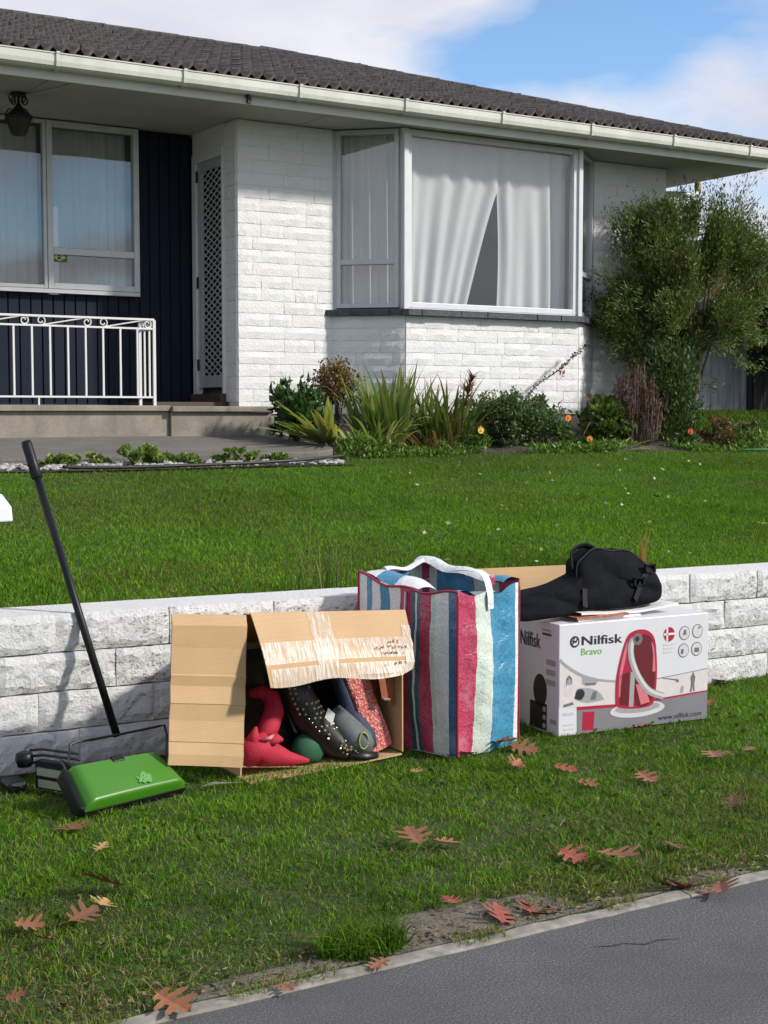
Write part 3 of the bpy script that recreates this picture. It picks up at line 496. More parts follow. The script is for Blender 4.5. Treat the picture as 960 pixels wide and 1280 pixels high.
# --- windows: helper for one glazed leaf between two plan points
def leaf(parent, a, b_, z0, z1, fw=.035, dep=.05, mat='white_frame', splits=()):
    a = Vector((*a, 0)); b_ = Vector((*b_, 0)); d = (b_ - a).normalized(); n = Vector((d.y, -d.x, 0)); up = Vector((0, 0, 1)); m = MB()
    def bar(p, q, w, proud=0): m.beam(p + n * proud, q + n * proud, dep, w, up=up if abs((q - p).normalized().z) < .5 else d)
    Z = lambda p, z: Vector((p.x, p.y, z))
    m.beam(Z(a + d * fw / 2, z0), Z(a + d * fw / 2, z1), fw, dep, up=n); m.beam(Z(b_ - d * fw / 2, z0), Z(b_ - d * fw / 2, z1), fw, dep, up=n)
    zs = [(z0, z0 + fw)] + [(s_ - fw * .6, s_ + fw * .6) for s_ in splits] + [(z1 - fw, z1)]
    for q0, q1 in zs: m.slab([Z(a + d * fw, q0) - n * dep * .48, Z(b_ - d * fw, q0) - n * dep * .48, Z(b_ - d * fw, q1) - n * dep * .48, Z(a + d * fw, q1) - n * dep * .48], n, dep * .96)
    fr = bevel(m.build('frame', mat, parent), .004)
    for i in range(len(zs) - 1):
        g0, g1 = zs[i][1] - .006, zs[i + 1][0] + .006; mm = MB(); mm.slab([Z(a + d * (fw - .006), g0), Z(b_ - d * (fw - .006), g0), Z(b_ - d * (fw - .006), g1), Z(a + d * (fw - .006), g1)], -n, .004); mm.build('pane', 'glass', parent)
    return fr
WZ0, WZ1 = SILL + .055, SOF - .01
bay = tag(MB().box(6.84, 8.735, YBAY + .005, YBAY + .085, WZ0, WZ0 + .012).build('bay_window', 'white_frame', house))
leaf(bay, (6.835, YBAY + .04), (8.74, YBAY + .04), WZ0 + .014, WZ1, .05, .07)
leaf(bay, (6.385, 11.15), (6.79, 10.765), WZ0 + .014, WZ1, .04, .06, 'aluminium', (2.515,))
leaf(bay, (8.79, 10.765), (9.25, 11.14), WZ0 + .014, WZ1, .04, .06, 'aluminium', (2.515,))
for p in ((6.818, 10.735), (8.762, 10.735)):
    MB().box(p[0] - .022, p[0] + .022, p[1] - .05, p[1] + .03, WZ0, WZ1).build('corner_post', 'white_frame', bay)
m = MB(); m.slab([(6.34, 11.16, WZ0), (6.34, 11.16, WZ1), (6.36, 11.22, WZ1), (6.36, 11.22, WZ0)], (1, -.6, 0), .04); m.build('jamb', 'aluminium', bay)
m = MB(); m.slab([(9.30, 11.16, WZ0), (9.30, 11.16, WZ1), (9.28, 11.22, WZ1), (9.28, 11.22, WZ0)], (-1, -.6, 0), .04); m.build('jamb', 'aluminium', bay)
# porch window in the navy wall
PW0, PW1, PX0, PX1 = 2.245, 3.655, 2.35, 4.865
pw = MB().box(PX0, PX1, YB - .05, YB + .05, PW0 - .035, PW0 - .002).build('porch_window', 'aluminium', house)
leaf(pw, (PX0, YB - .02), (4.035, YB - .02), PW0, PW1, .03, .06, 'aluminium'); leaf(pw, (4.038, YB - .02), (PX1, YB - .02), PW0, PW1, .05, .07, 'aluminium', (2.565,))
# navy boards
m = MB(); m.box(-.2, PX1 + .002, YB + .03, YB + .10, 1.25, PW0 - .04); m.box(PX1 + .003, XC - .03, YB + .03, YB + .10, 1.25, SOF - .004); m.box(-.2, PX0 - .002, YB + .03, YB + .1, PW0 - .038, SOF - .004)
nw = m.build('navy_wall', 'navy_paint', house)
bdm = MB(); bdm.add([(0, 0, 0), (1, 0, 0), (1, 0, 1), (0, 0, 1), (.06, -.014, 0), (.94, -.014, 0), (.94, -.014, 1), (.06, -.014, 1)], [(4, 5, 6, 7), (0, 4, 7, 3), (5, 1, 2, 6), (0, 1, 5, 4), (7, 6, 2, 3)]); BD = bdm.mesh('board', 'navy_paint')
x = XC - .035; 
while x > 0:
    x -= .098; hi = SOF - .006 if (x > PX1 - .02 or x < PX0 - .1) else PW0 - .04
    piece('board', BD, nw, (x, YB + .03, 1.27), 0, (.094, 1, hi - 1.27))
m = MB(); m.box(0, XC, YB - .01, YB + .10, 1.25, 1.268); m.build('skirting', 'step_brown', house)
# entrance door in the side of the recess (faces -X)
door = MB().slab([(XC + .03, 12.01, 1.40), (XC + .03, 11.385, 1.40), (XC + .03, 11.385, 3.42), (XC + .03, 12.01, 3.42)], (1, 0, 0), .04).build('entrance_door', 'dark_shed', house)
m = MB()
m.box(XC - .03, XC + .028, 11.93, 12.005, 1.36, 3.47); m.box(XC - .03, XC + .028, 11.378, 11.40, 1.36, 3.47); m.box(XC - .028, XC + .028, 11.40, 11.93, 3.40, 3.47)
m.build('door_frame', 'white_frame', door)
m = MB(); m.box(XC - .012, XC + .018, 11.85, 11.928, 1.415, 3.398); m.box(XC - .012, XC + .018, 11.402, 11.425, 1.415, 3.398); m.box(XC - .010, XC + .016, 11.426, 11.849, 3.32, 3.396); m.box(XC - .010, XC + .016, 11.426, 11.849, 1.417, 1.52); m.build('screen_stile', 'aluminium', door)
m = MB(); y0, y1, z0, z1 = 11.426, 11.849, 1.52, 3.32; sp_ = .060; sl = .50
for sgn in (1, -1):
    c = -3.0
    while c < 6:
        pts = []
        for yy, zz in ((y0, c + sgn * sl * 0), (y1, c + sgn * sl * (y1 - y0))): pts.append((yy, zz))
        (ya, za), (yb_, zb) = pts
        def clipz(ya, za, yb_, zb):
            t0, t1 = 0., 1.
            for lim, up_ in ((z0, False), (z1, True)):
                for _ in range(1):
                    dz = zb - za
                    t = (lim - za) / dz
                    if (dz > 0) != up_: t0 = max(t0, t)
                    else: t1 = min(t1, t)
            return (t0, t1) if t0 < t1 - 1e-3 else None
        t = clipz(ya, za, yb_, zb)
        if t:
            P0 = Vector((XC + .002 + sgn * .003, ya + (yb_ - ya) * t[0], za + (zb - za) * t[0])); P1 = Vector((XC + .002 + sgn * .003, ya + (yb_ - ya) * t[1], za + (zb - za) * t[1])); m.beam(P0, P1, .005, .008, up=(1, 0, 0))
        c += sp_
m.build('mesh_screen', 'white_frame', door)
for z in (1.62, 2.35, 3.28): MB().box(XC - .026, XC - .012, 11.905, 11.93, z - .05, z + .05).build('hinge', 'iron_black', door)
m = MB(); m.box(XC - .02, XC + .03, 11.378, 12.005, 3.472, SOF - .004); m.build('door_head', 'white_frame', house)
m = MB(); m.box(XC - .06, XC + .03, 11.378, 12.005, 1.25, 1.36); m.build('threshold', 'step_brown', house)
m = MB(); m.box(4.70, XC - .065, 11.30, 11.98, 1.2475, 1.285); m.build('door_step', 'step_brown', house)
# rooms behind the glass
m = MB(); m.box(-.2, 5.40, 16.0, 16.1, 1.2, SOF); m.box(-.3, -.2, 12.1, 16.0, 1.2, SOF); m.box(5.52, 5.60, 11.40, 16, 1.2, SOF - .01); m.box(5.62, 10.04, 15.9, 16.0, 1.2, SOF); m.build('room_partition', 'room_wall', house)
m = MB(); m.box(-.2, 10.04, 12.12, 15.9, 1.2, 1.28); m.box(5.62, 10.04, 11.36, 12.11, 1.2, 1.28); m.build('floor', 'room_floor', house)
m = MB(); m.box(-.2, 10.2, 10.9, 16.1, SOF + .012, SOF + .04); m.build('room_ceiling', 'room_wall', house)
# eaves
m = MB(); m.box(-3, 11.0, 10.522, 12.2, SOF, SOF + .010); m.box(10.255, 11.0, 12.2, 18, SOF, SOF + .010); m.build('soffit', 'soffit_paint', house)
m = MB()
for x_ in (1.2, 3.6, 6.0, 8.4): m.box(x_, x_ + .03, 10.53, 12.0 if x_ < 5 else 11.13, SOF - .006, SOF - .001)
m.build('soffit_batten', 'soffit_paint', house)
m = MB(); m.box(-3, 11.02, 10.50, 10.52, 3.645, 3.822); m.build('fascia', 'fascia_paint', house)
m = MB(); m.box(11.0, 11.02, 10.521, 18, 3.645, 3.822); m.build('fascia', 'fascia_paint', house)
GP = [(0, 0), (0, .108), (-.012, .112), (-.012, .100), (-.012, .03), (-.03, .012)]
def gutter(a, b_, out):
    a = Vector(a); b_ = Vector(b_); out = Vector(out); up = Vector((0, 0, 1)); prof = [(.001, 0), (.075, .0), (.098, .018), (.104, .05), (.104, .098), (.110, .104), (.110, .112), (.094, .112), (.094, .10), (.09, .03), (.07, .012), (.001, .012)]
    n = len(prof); m = MB(); vs = [p + out * u + up * w for p in (a, b_) for u, w in prof]; m.add(vs, [(i, (i + 1) % n, n + (i + 1) % n, n + i) for i in range(n)] + [tuple(range(n - 1, -1, -1)), tuple(range(n, 2 * n))]); return m.build('gutter', 'gutter_paint', house)
gt = gutter((-3, 10.50, 3.712), (11.125, 10.50, 3.712), (0, -1, 0)); gutter((11.02, 10.51, 3.712), (11.02, 18, 3.712), (1, 0, 0))
m = MB(); pf = [(.0, -.010), (.079, -.010), (.110, .012), (.117, .05), (.117, .098), (.121, .104), (.121, .118), (.104, .119)]
m.v = []; vs = [(sx, -u, w) for sx in (-.014, .014) for u, w in pf]; n = len(pf); m.add(vs, [(i, i + 1, n + i + 1, n + i) for i in range(n - 1)]); BR = m.mesh('gutter_bracket', 'gutter_paint')
for i in range(-2, 8): piece('gutter_bracket', BR, gt, (3.604 + 1.009 * i, 10.50, 3.712))
m = MB(); m.box(5.185, 5.215, 10.468, 10.499, 3.652, 3.70); m.box(5.175, 5.19, 10.45, 10.499, 3.70, 3.715); m.build('fascia_hook', 'iron_black', house)
m = MB(); m.tube([(11.07, 11.55, 3.71), (11.07, 11.55, 3.56), (11.06, 11.55, 3.53)], .035, 10); dp = m.build('downpipe', 'rust_pipe', house, smooth=True)
m = MB(); m.tube([(11.06, 11.55, 3.535), (10.95, 11.56, 3.515), (10.30, 11.58, 3.48), (10.29, 11.58, 3.3), (10.29, 11.58, 1.3)], .035, 10); m.build('pipe_run', 'white_frame', dp, smooth=True)
# roof: hip roof with individual interlocking tiles on the front slope
K = .33; EY, EZ, EX = 10.425, 3.815, 11.105
def rz_(y): return EZ + (y - EY) * K
T = 3.75; RY, RZ_ = EY + T, EZ + T * K
m = MB(); m.add([(-4, EY, EZ - .02), (EX, EY, EZ - .02), (EX - T, RY, RZ_ - .02), (-4, RY, RZ_ - .02)], [(0, 1, 2, 3)]); m.add([(EX, EY, EZ - .02), (EX, EY + 2 * T, EZ - .02), (EX - T, RY, RZ_ - .02)], [(0, 1, 2)]); m.add([(-4, EY + 2 * T, EZ - .02), (EX, EY + 2 * T, EZ - .02), (EX - T, RY, RZ_ - .02), (-4, RY, RZ_ - .02)], [(3, 2, 1, 0)])
roof = m.build('roof', 'ridge_tile', house)
def tile_mesh():
    m = MB(); n = 18; rows = [(0.0, .012), (.03, .020), (.36, .034)]; sl = math.atan(K)
    def h(u): return .030 * math.cos(u * 2 * math.pi * 3) + .004 * math.cos(u * 2 * math.pi)
    vs = []
    for s_, off in [(0.006, .016)] + [(0.0, .056), (.355, .012)]:
        for i in range(n + 1):
            u = i / n; vs.append((u * .30, s_ * math.cos(sl) - (off + h(u)) * math.sin(sl), s_ * math.sin(sl) + (off + h(u)) * math.cos(sl)))
    m.add(vs, [(j * (n + 1) + i, j * (n + 1) + i + 1, (j + 1) * (n + 1) + i + 1, (j + 1) * (n + 1) + i) for j in range(2) for i in range(n)]); return m.mesh('roof_tile', 'roof_tile')
TM = tile_mesh(); course = .32 * math.cos(math.atan(K)); r = 0; y = EY + .01; ntile = 0
while y < RY - .1:
    t = y - EY; x = EX - t - .06 - .30; off = (r % 2) * .05
    while x > 1.9:
        if (x + .3) / max(y, 1) > -.1: piece('roof_tile', TM, roof, (x + rb.uniform(-.004, .004) - off, y, rz_(y) + rb.uniform(0, .006))); ntile += 1
        x -= .302
    y += course; r += 1
def capmesh():
    m = MB(); n = 7; vs = []
    for s_, k_ in ((0, 1.0), (.42, .93)):
        for i in range(n + 1):
            a = math.pi * i / n; vs.append((s_, math.cos(a) * .10 * k_, math.sin(a) * .075 * k_))
    m.add(vs, [(i, n + 1 + i, n + 2 + i, i + 1) for i in range(n)] + [tuple(range(n, -1, -1))]); return m.mesh('ridge_cap', 'ridge_tile')
CM = capmesh(); ridge_end = Vector((EX - T, RY, RZ_ + .0))
x = EX - T + .05
while x > -3.5: o = piece('ridge_cap', CM, roof, (x, RY, RZ_ + .0), math.pi); x -= .40
hd = Vector((-1, 1, K)).normalized(); hl = (ridge_end - Vector((EX, EY, EZ))).length; s_ = .0
while s_ < hl - .2:
    p = Vector((EX, EY, EZ + .01)) + hd * s_; o = piece('hip_cap', CM, roof, p); o.rotation_euler = hd.to_track_quat('X', 'Z').to_euler(); s_ += .40
# curtains
def curtain(name, label, x0f, x1f, z0, z1, yf, mat, nu=60, nv=14, amp=.022, folds=9, ph=0, cat='curtain'):
    m = MB()
    def fn(u, v):
        z = z0 + (z1 - z0) * v; xa, xb = x0f(v), x1f(v); x = xa + (xb - xa) * u
        return (x, yf(x) + amp * math.sin(u * folds * 2 * math.pi + ph + .6 * math.sin(u * 7)) * (.55 + .45 * (1 - v)) + .012 * math.sin(u * 23 + v * 2), z)
    m.grid(fn, nu, nv); return tag(m.build(name, mat, smooth=True), label, cat)
gapR = lambda v: 7.945 if v > .73 else 7.93 + .02 * math.sin((.73 - v) / .73 * math.pi) 
gapL = lambda v: 7.93 if v > .73 else 7.93 - .36 * ((.73 - v) / .73) ** .85
curtain('sheer_curtain', 'white sheer curtain pulled aside at the bottom in the large bay pane', lambda v: 6.86, gapL, WZ0 + .03, WZ1 - .02, lambda x: YBAY + .17, 'sheer', 110, 26, .016, 6)
curtain('sheer_curtain', 'white sheer curtain hanging straight beside the dark gap in the bay pane', gapR, lambda v: 8.72, WZ0 + .03, WZ1 - .02, lambda x: YBAY + .17, 'sheer', 80, 20, .014, 5, 1.2)
curtain('side_curtain', 'grey white curtain behind the narrow angled pane of the bay', lambda v: 6.46, lambda v: 6.90, WZ0 + .03, WZ1 - .02, lambda x: 11.26 - .92 * (x - 6.46), 'sheer', 60, 8, .016, 8, .4)
curtain('net_curtain', 'pale net curtain with ruffled hem in the wide fixed porch pane', lambda v: PX0 + .03, lambda v: 4.02, PW0 + .05, PW1 - .03, lambda x: YB + .16, 'net', 120, 8, .018, 18)
curtain('net_curtain', 'pale net curtain with ruffled hem behind the narrow porch casement', lambda v: 4.07, lambda v: PX1 - .04, PW0 + .05, PW1 - .03, lambda x: YB + .16, 'net', 60, 8, .018, 9, .9)
# flag sticker on the porch window (lower casement pane)
st = thing('window_sticker', (4.12, YB - .03, 2.45), 'small green and yellow flag sticker on the lower porch window pane', 'sticker')
yq = YB - .0245; m = MB(); m.poly([(4.075, yq, 2.475), (4.215, yq, 2.475), (4.215, yq, 2.555), (4.075, yq, 2.555)], (0, -.001, 0)); m.build('field', 'flag_green', st)
m = MB(); m.poly([(4.085, yq - .001, 2.515), (4.145, yq - .001, 2.482), (4.205, yq - .001, 2.515), (4.145, yq - .001, 2.548)], (0, -.001, 0)); m.build('diamond', 'flag_yellow', st)
m = MB(); m.poly([(4.145 + .02 * math.cos(a), yq - .002, 2.515 + .02 * math.sin(a)) for a in [2 * math.pi * i / 16 for i in range(16)]], (0, -.001, 0)); m.build('disc', 'flag_blue', st)
m = MB(); m.add([(4.127, yq - .0035, 2.519), (4.145, yq - .0035, 2.517), (4.163, yq - .0035, 2.508), (4.163, yq - .0035, 2.512), (4.145, yq - .0035, 2.522), (4.127, yq - .0035, 2.524)], [(0, 1, 4, 5), (1, 2, 3, 4)]); m.build('band', 'paper', st)

# ---------------------------------------------------------------- porch lantern
ln = thing('porch_lantern', (3.545, 11.15, 3.34), 'black wrought iron lantern hanging under the porch ceiling', 'lantern')
cx, cy = 3.545, 11.15
m = MB(); m.lathe([(.055, 3.645), (.055, 3.668)], (cx, cy, 0), 12); m.tube([(cx, cy, 3.65), (cx, cy, 3.57)], .012, 8); m.build('ceiling_mount', 'iron_black', ln)
for k_ in range(4):
    a = k_ * math.pi / 2 + .35; d = Vector((math.cos(a), math.sin(a), 0)); pts = [Vector((cx, cy, 3.575)) + d * (.06 + .028 * math.cos(t) * (1 - t / 12)) + Vector((0, 0, .045 + .03 * math.sin(t) * (1 - t / 12))) for t in [i * .45 - 2.6 for i in range(16)]]
    MB().tube(pts, .006, 6).build('scroll', 'iron_black', ln)
    pts = [Vector((cx, cy, 3.52)) + d * (.055 + .075 * i / 9) + Vector((0, 0, .03 * math.sin(i / 9 * math.pi) - .045 * i / 9)) for i in range(10)]; MB().tube(pts, .005, 6).build('scroll', 'iron_black', ln)
m = MB(); m.lathe([(.015, 3.585), (.03, 3.56), (.062, 3.525), (.108, 3.49), (.122, 3.475), (.118, 3.468)], (cx, cy, 0), 6, rot=.3); m.build('cap', 'iron_black', ln)
m = MB(); m.lathe([(.098, 3.467), (.052, 3.355)], (cx, cy, 0), 6, rot=.3); m.build('glass_body', 'smoke_glass', ln)
for k_ in range(6):
    a = .3 + k_ * math.pi / 3; MB().beam((cx + .101 * math.cos(a), cy + .101 * math.sin(a), 3.47), (cx + .055 * math.cos(a), cy + .055 * math.sin(a), 3.35), .012, .012).build('glazing_bar', 'iron_black', ln)
m = MB(); m.lathe([(.058, 3.357), (.058, 3.345), (.03, 3.338)], (cx, cy, 0), 6, rot=.3); m.build('base', 'iron_black', ln)
MB().tube([(3.60, 11.12, 3.655), (3.66, 11.0, 3.650), (3.74, 10.8, 3.657), (3.80, 10.55, 3.655)], .006, 6).build('cable', 'gutter_paint', ln)

# ---------------------------------------------------------------- porch railing
RYL = 10.82; rl = thing('porch_railing', (3.6, RYL, 1.25), 'white wrought iron railing with scroll top along the porch edge', 'railing')
XR = 4.51
def bar(a, b_, w=.014, h=.014, name='rail'): return MB().beam(a, b_, w, h).build(name, 'rail_paint', rl)
bar((1.5, RYL, 1.935), (XR, RYL, 1.935), .018, .016); bar((1.5, RYL, 1.862), (XR, RYL, 1.862), .016, .014); bar((1.5, RYL, 1.318), (XR, RYL, 1.318), .016, .014)
bar((XR, RYL + .012, 1.935), (XR, 11.12, 1.935), .018, .016); bar((XR, RYL + .012, 1.862), (XR, 11.12, 1.862), .016, .014); bar((XR, RYL + .012, 1.318), (XR, 11.12, 1.318), .016, .014)
BB = MB().box(-.007, .007, -.007, .007, 0, 1).mesh('baluster', 'rail_paint')
for i in range(1, 21):
    piece('baluster', BB, rl, (XR - .1425 * i, RYL, 1.326), 0, (1, 1, .528))
for yy in (10.92, 11.02): piece('baluster', BB, rl, (XR, yy, 1.326), 0, (1, 1, .528))
for p_ in ((XR, RYL), (XR, 11.12), (3.07, RYL)): MB().box(p_[0] - .011, p_[0] + .011, p_[1] - .011, p_[1] + .011, 1.245, 1.93 if p_[0] > 4 else 1.31).build('post', 'rail_paint', rl)
for x_ in (3.56, 2.4): MB().box(x_ - .006, x_ + .006, RYL - .006, RYL + .006, 1.245, 1.312).build('foot', 'rail_paint', rl)
def scroll(x0, wdt, ax='x', yb=RYL):
    pts = []; r0 = .029; c1 = (x0 + .04, 1.905); c2 = (x0 + wdt - .04, 1.893)
    for i in range(22): t = i / 21; a = math.pi * 2.4 * (1 - t) * 1.0 + math.pi * 1.5; pts.append((c1[0] + (.009 + .026 * t ** .6) * math.cos(a) - .004, c1[1] - .005 + (.009 + .026 * t ** .6) * math.sin(a)))
    pts2 = []
    for i in range(22): t = i / 21; a = math.pi * 2.4 * t + math.pi * .5; a = math.pi * .5 - math.pi * 2.4 * t; pts2.append((c2[0] + (.009 + .026 * (1 - t) ** .6) * math.cos(a) + .004, c2[1] + .005 + (.009 + .026 * (1 - t) ** .6) * math.sin(a)))
    P = pts + pts2; Q = [(p, yb, q) if ax == 'x' else (XR, yb + (p - x0), q) for p, q in P]
    return MB().tube(Q, .0055, 6).build('scroll', 'rail_paint', rl)
for i in range(6): scroll(XR - .46 - .50 * i + .0, .44)
scroll(XR, .27, 'y', RYL + .012)

# ---------------------------------------------------------------- retaining wall
WX0, WX1, WY = -1.5, 8.2, 4.455
def wz(x, r): return .053 + (.505 - .0125 * (x - 1.33)) * r / 4.0 - .008 * (x - 1.33) * (1 - r / 4)
rw = thing('retaining_wall', (3, WY, 0), 'low white painted retaining wall of rough split-face blocks', 'wall')
m = MB(); m.add([(WX0, WY + .02, -.06), (WX1, WY + .02, -.06), (WX1, WY + .225, -.06), (WX0, WY + .225, -.06), (WX0, WY + .02, wz(WX0, 4) - .012), (WX1, WY + .02, wz(WX1, 4) - .012), (WX1, WY + .225, wz(WX1, 4) - .012), (WX0, WY + .225, wz(WX0, 4) - .012)], [(0, 3, 2, 1), (4, 5, 6, 7), (0, 1, 5, 4), (1, 2, 6, 5), (2, 3, 7, 6), (3, 0, 4, 7)]); m.build('core', 'wall_joint', rw)
def block_variant(seed, top=False, nx=16, nz=5):
    gg = np.random.default_rng(seed); ux = np.linspace(0, 1, nx + 1); uz = np.linspace(0, 1, nz + 1); XX, ZZ = np.meshgrid(ux, uz)
    ed = np.minimum(np.minimum(XX * 18, (1 - XX) * 18), np.minimum(ZZ * 6, (1 - ZZ) * 6)).clip(0, 1)
    D_ = .008 + .011 * np.sqrt(ed) * (.4 + .9 * gg.random((nz + 1, nx + 1))) + .008 * vnoise(XX * 4, ZZ * 2, 1, seed)
    jx = gg.uniform(-.018, .018, XX.shape) * (ed > .2); jz = gg.uniform(-.06, .06, XX.shape) * (ed > .2) + gg.uniform(-.012, .012, XX.shape)
    m = MB(); vs = [(float(a), -float(d), float(c)) for a, d, c in zip((XX + jx).ravel(), D_.ravel(), (ZZ + jz).ravel())]; w = nx + 1
    fs = [(j * w + i, j * w + i + 1, (j + 1) * w + i + 1, (j + 1) * w + i) for j in range(nz) for i in range(nx)]
    rim = list(range(w)) + [j * w + nx for j in range(1, nz + 1)] + [nz * w + i for i in range(nx - 1, -1, -1)] + [j * w for j in range(nz - 1, 0, -1)]
    k = len(vs); dep = .22 if top else .06; vs += [(vs[i][0], dep, 1.0 if vs[i][2] > .95 else vs[i][2]) for i in rim]; n = len(rim)
    fs += [(rim[(i + 1) % n], rim[i], k + i, k + (i + 1) % n) for i in range(n)] + [tuple(k + i for i in range(n - 1, -1, -1))]
    m.add(vs, fs); return m.mesh('block', 'wall_block')
BV = [block_variant(300 + i) for i in range(8)]; BT = [block_variant(330 + i, True) for i in range(5)]
gb = random.Random(12); sl_ = math.atan(-.0115)
for r in range(4):
    x = WX0 + (.0, .20, .07, .26)[r]
    if r == 0: x = WX0 - .06
    while x < WX1:
        l = .392; z = wz(x, r); h = wz(x, r + 1) - z
        o = piece('block', gb.choice(BT if r == 3 else BV), rw, (x, WY + gb.uniform(-.004, .004), z + .003), 0, (l - .002, 1, h - .0045)); o.rotation_euler = (0, -sl_, 0) if False else (0, math.atan(.0105), 0); x += l

# ================================================================ THINGS ON THE VERGE
# ---------------------------------------------------------------- green carpet sweeper
def interp_q(q, u, v): return (Vector(q[0]) * (1 - u) + Vector(q[1]) * u) * (1 - v) + (Vector(q[3]) * (1 - u) + Vector(q[2]) * u) * v
sw = thing('carpet_sweeper', (1.55, 3.98, .04), 'bright green carpet sweeper with black base lying against the wall', 'carpet sweeper')
FL, FR, BR_, BL_ = Vector((1.400, 3.870, .085)), Vector((1.760, 3.975, .085)), Vector((1.695, 4.075, .172)), Vector((1.385, 3.992, .182))
nrm = (FR - FL).cross(BL_ - FL).normalized()
m = MB()
def shell(q, h, inset, k=10):
    """rounded slab: top face inset, domed"""
    def fn(u, v):
        e = min(min(u, 1 - u) * 15, min(v, 1 - v) * 12, 1); e = math.sin(e * math.pi / 2)
        return interp_q(q, u, v) + nrm * (h * (-1 + e) + .006 * math.sin(u * math.pi) * math.sin(v * math.pi))
    return fn
QS = [FL, FR, BR_, BL_]
m.grid(shell(QS, .032, 0), 28, 22); m.build('lid', 'green_plastic', sw, smooth=True)
m = MB(); c4 = sum(QS, Vector()) / 4; q2 = [c4 + (p - c4) * 1.015 - nrm * .034 for p in QS]; m.slab(q2, -nrm, .034); bevel(m.build('base', 'black_plastic', sw), .006)
m = MB(); e_ = (BL_ - FL); m.slab([FL - (FR - FL) * .05 - nrm * .07, FL - (FR - FL) * .004 - nrm * .07, BL_ - (FR - FL) * .004 - nrm * .07, BL_ - (FR - FL) * .05 - nrm * .07], nrm, .055); bevel(m.build('bumper', 'black_plastic', sw), .01)
for u in (.12, .88):
    p = interp_q(QS, u, .15) - nrm * .066; ax_ = (FR - FL).normalized(); MB().tube([p - ax_ * .012, p + ax_ * .012], .022, 14).build('wheel', 'black_plastic', sw)
a_, b_2 = BL_ + Vector((-.006, .0, -.03)), BR_ + Vector((.01, .01, -.03)); top1, top2 = Vector((1.462, 4.20, .186)), Vector((1.818, 4.31, .184))
m = MB(); m.tube([a_, a_ + Vector((-.002, .05, .03)), (1.42, 4.10, .15), top1 + Vector((-.006, -.01, -.02)), top1, top1 + Vector((.02, .006, .003)), top1.lerp(top2, .5), top2 + Vector((-.02, -.004, 0)), top2, top2 + Vector((.0, -.02, -.03)), (1.76, 4.16, .12), b_2], .004, 8); m.build('wire_bail', 'black_wire', sw, smooth=True)
def lidp(u, v, h): return interp_q(QS, u, v) + nrm * h
m = MB(); ax_ = (FR - FL).normalized(); ay_ = nrm.cross(ax_); c = lidp(.50, .90, -.002); m.slab([c - ax_ * .022 - ay_ * .012, c + ax_ * .022 - ay_ * .012, c + ax_ * .022 + ay_ * .012, c - ax_ * .022 + ay_ * .012], nrm, .008); bevel(m.build('latch', 'black_plastic', sw), .003)
# faint flower print on the lid
m = MB(); cu, cv = .60, .28
for k_ in range(13):
    a = k_ * 2.4; rr = .018 * math.sqrt(k_ + .3); u, v = cu + rr * math.cos(a) * 1.1, cv + rr * math.sin(a) * 1.9; c = interp_q(QS, u, v) + nrm * .0072
    ax_ = (FR - FL).normalized(); ay_ = nrm.cross(ax_); s0 = .006 + .002 * (k_ % 3); m.poly([c + ax_ * s0 * math.cos(t) + ay_ * s0 * .8 * math.sin(t) for t in [i * math.pi / 3 for i in range(6)]], nrm * .0006)
m.build('flower_print', 'pale_print', sw)
# ---------------------------------------------------------------- pole leaning over the wall
p0, p1 = Vector((1.637, 4.262, .178)), Vector((1.497, 4.69, 1.103)); dd = (p1 - p0).normalized()
pole = thing('broom_handle', p0, 'long black pole with ribbed grip leaning over the white wall', 'pole')
MB().tube([p0, p0.lerp(p1, .88)], .0125, 14).build('shaft', 'black_plastic', pole, smooth=True)
m = MB(); m.tube([p0.lerp(p1, .868), p0.lerp(p1, .872), p0.lerp(p1, .93), p0.lerp(p1, .985), p0.lerp(p1, .998), p1], [.0135, .0185, .0175, .0180, .0165, .010], 14); m.build('grip', 'black_plastic', pole, smooth=True)
# ---------------------------------------------------------------- rods and knob beside the sweeper
rd = thing('rod_frame', (1.40, 4.27, .05), 'black knob with thin black rods and silver strips beside the sweeper', 'appliance')
m = MB(); m.lathe([(.0, -.024), (.022, -.022), (.029, 0), (.026, .018), (.014, .024), (0, .024)], (1.355, 4.315, .130), 12); m.build('knob', 'black_plastic', rd, smooth=True)
m = MB(); m.box(1.285, 1.345, 4.25, 4.35, .046, .078); bevel(m.build('foot', 'black_plastic', rd), .012)
for dz, dy in ((.0, 0), (.016, .012), (-.018, -.012)): MB().tube([(1.37, 4.295 + dy, .142 + dz), (1.40, 4.27 + dy, .147 + dz), (1.47, 4.14 + dy, .150 + dz)], .0045, 8).build('rod', 'black_wire', rd, smooth=True)
for (z_, o_) in ((.092, 0), (.058, -.012)):
    m = MB(); m.slab([(1.372, 4.25 + o_, z_), (1.452, 4.09 + o_, z_ + .003), (1.452, 4.09 + o_, z_ + .026), (1.372, 4.25 + o_, z_ + .024)], (.9, .45, 0), .006); m.build('silver_strip', 'silver', rd)
m = MB(); m.slab([(1.362, 4.27, .05), (1.455, 4.09, .05), (1.455, 4.09, .128), (1.362, 4.27, .128)], (.9, .45, 0), -.0) if False else m.slab([(1.372, 4.262, .05), (1.462, 4.10, .05), (1.462, 4.10, .135), (1.372, 4.262, .135)], (.9, .45, 0), .03); m.build('housing', 'black_plastic', rd)

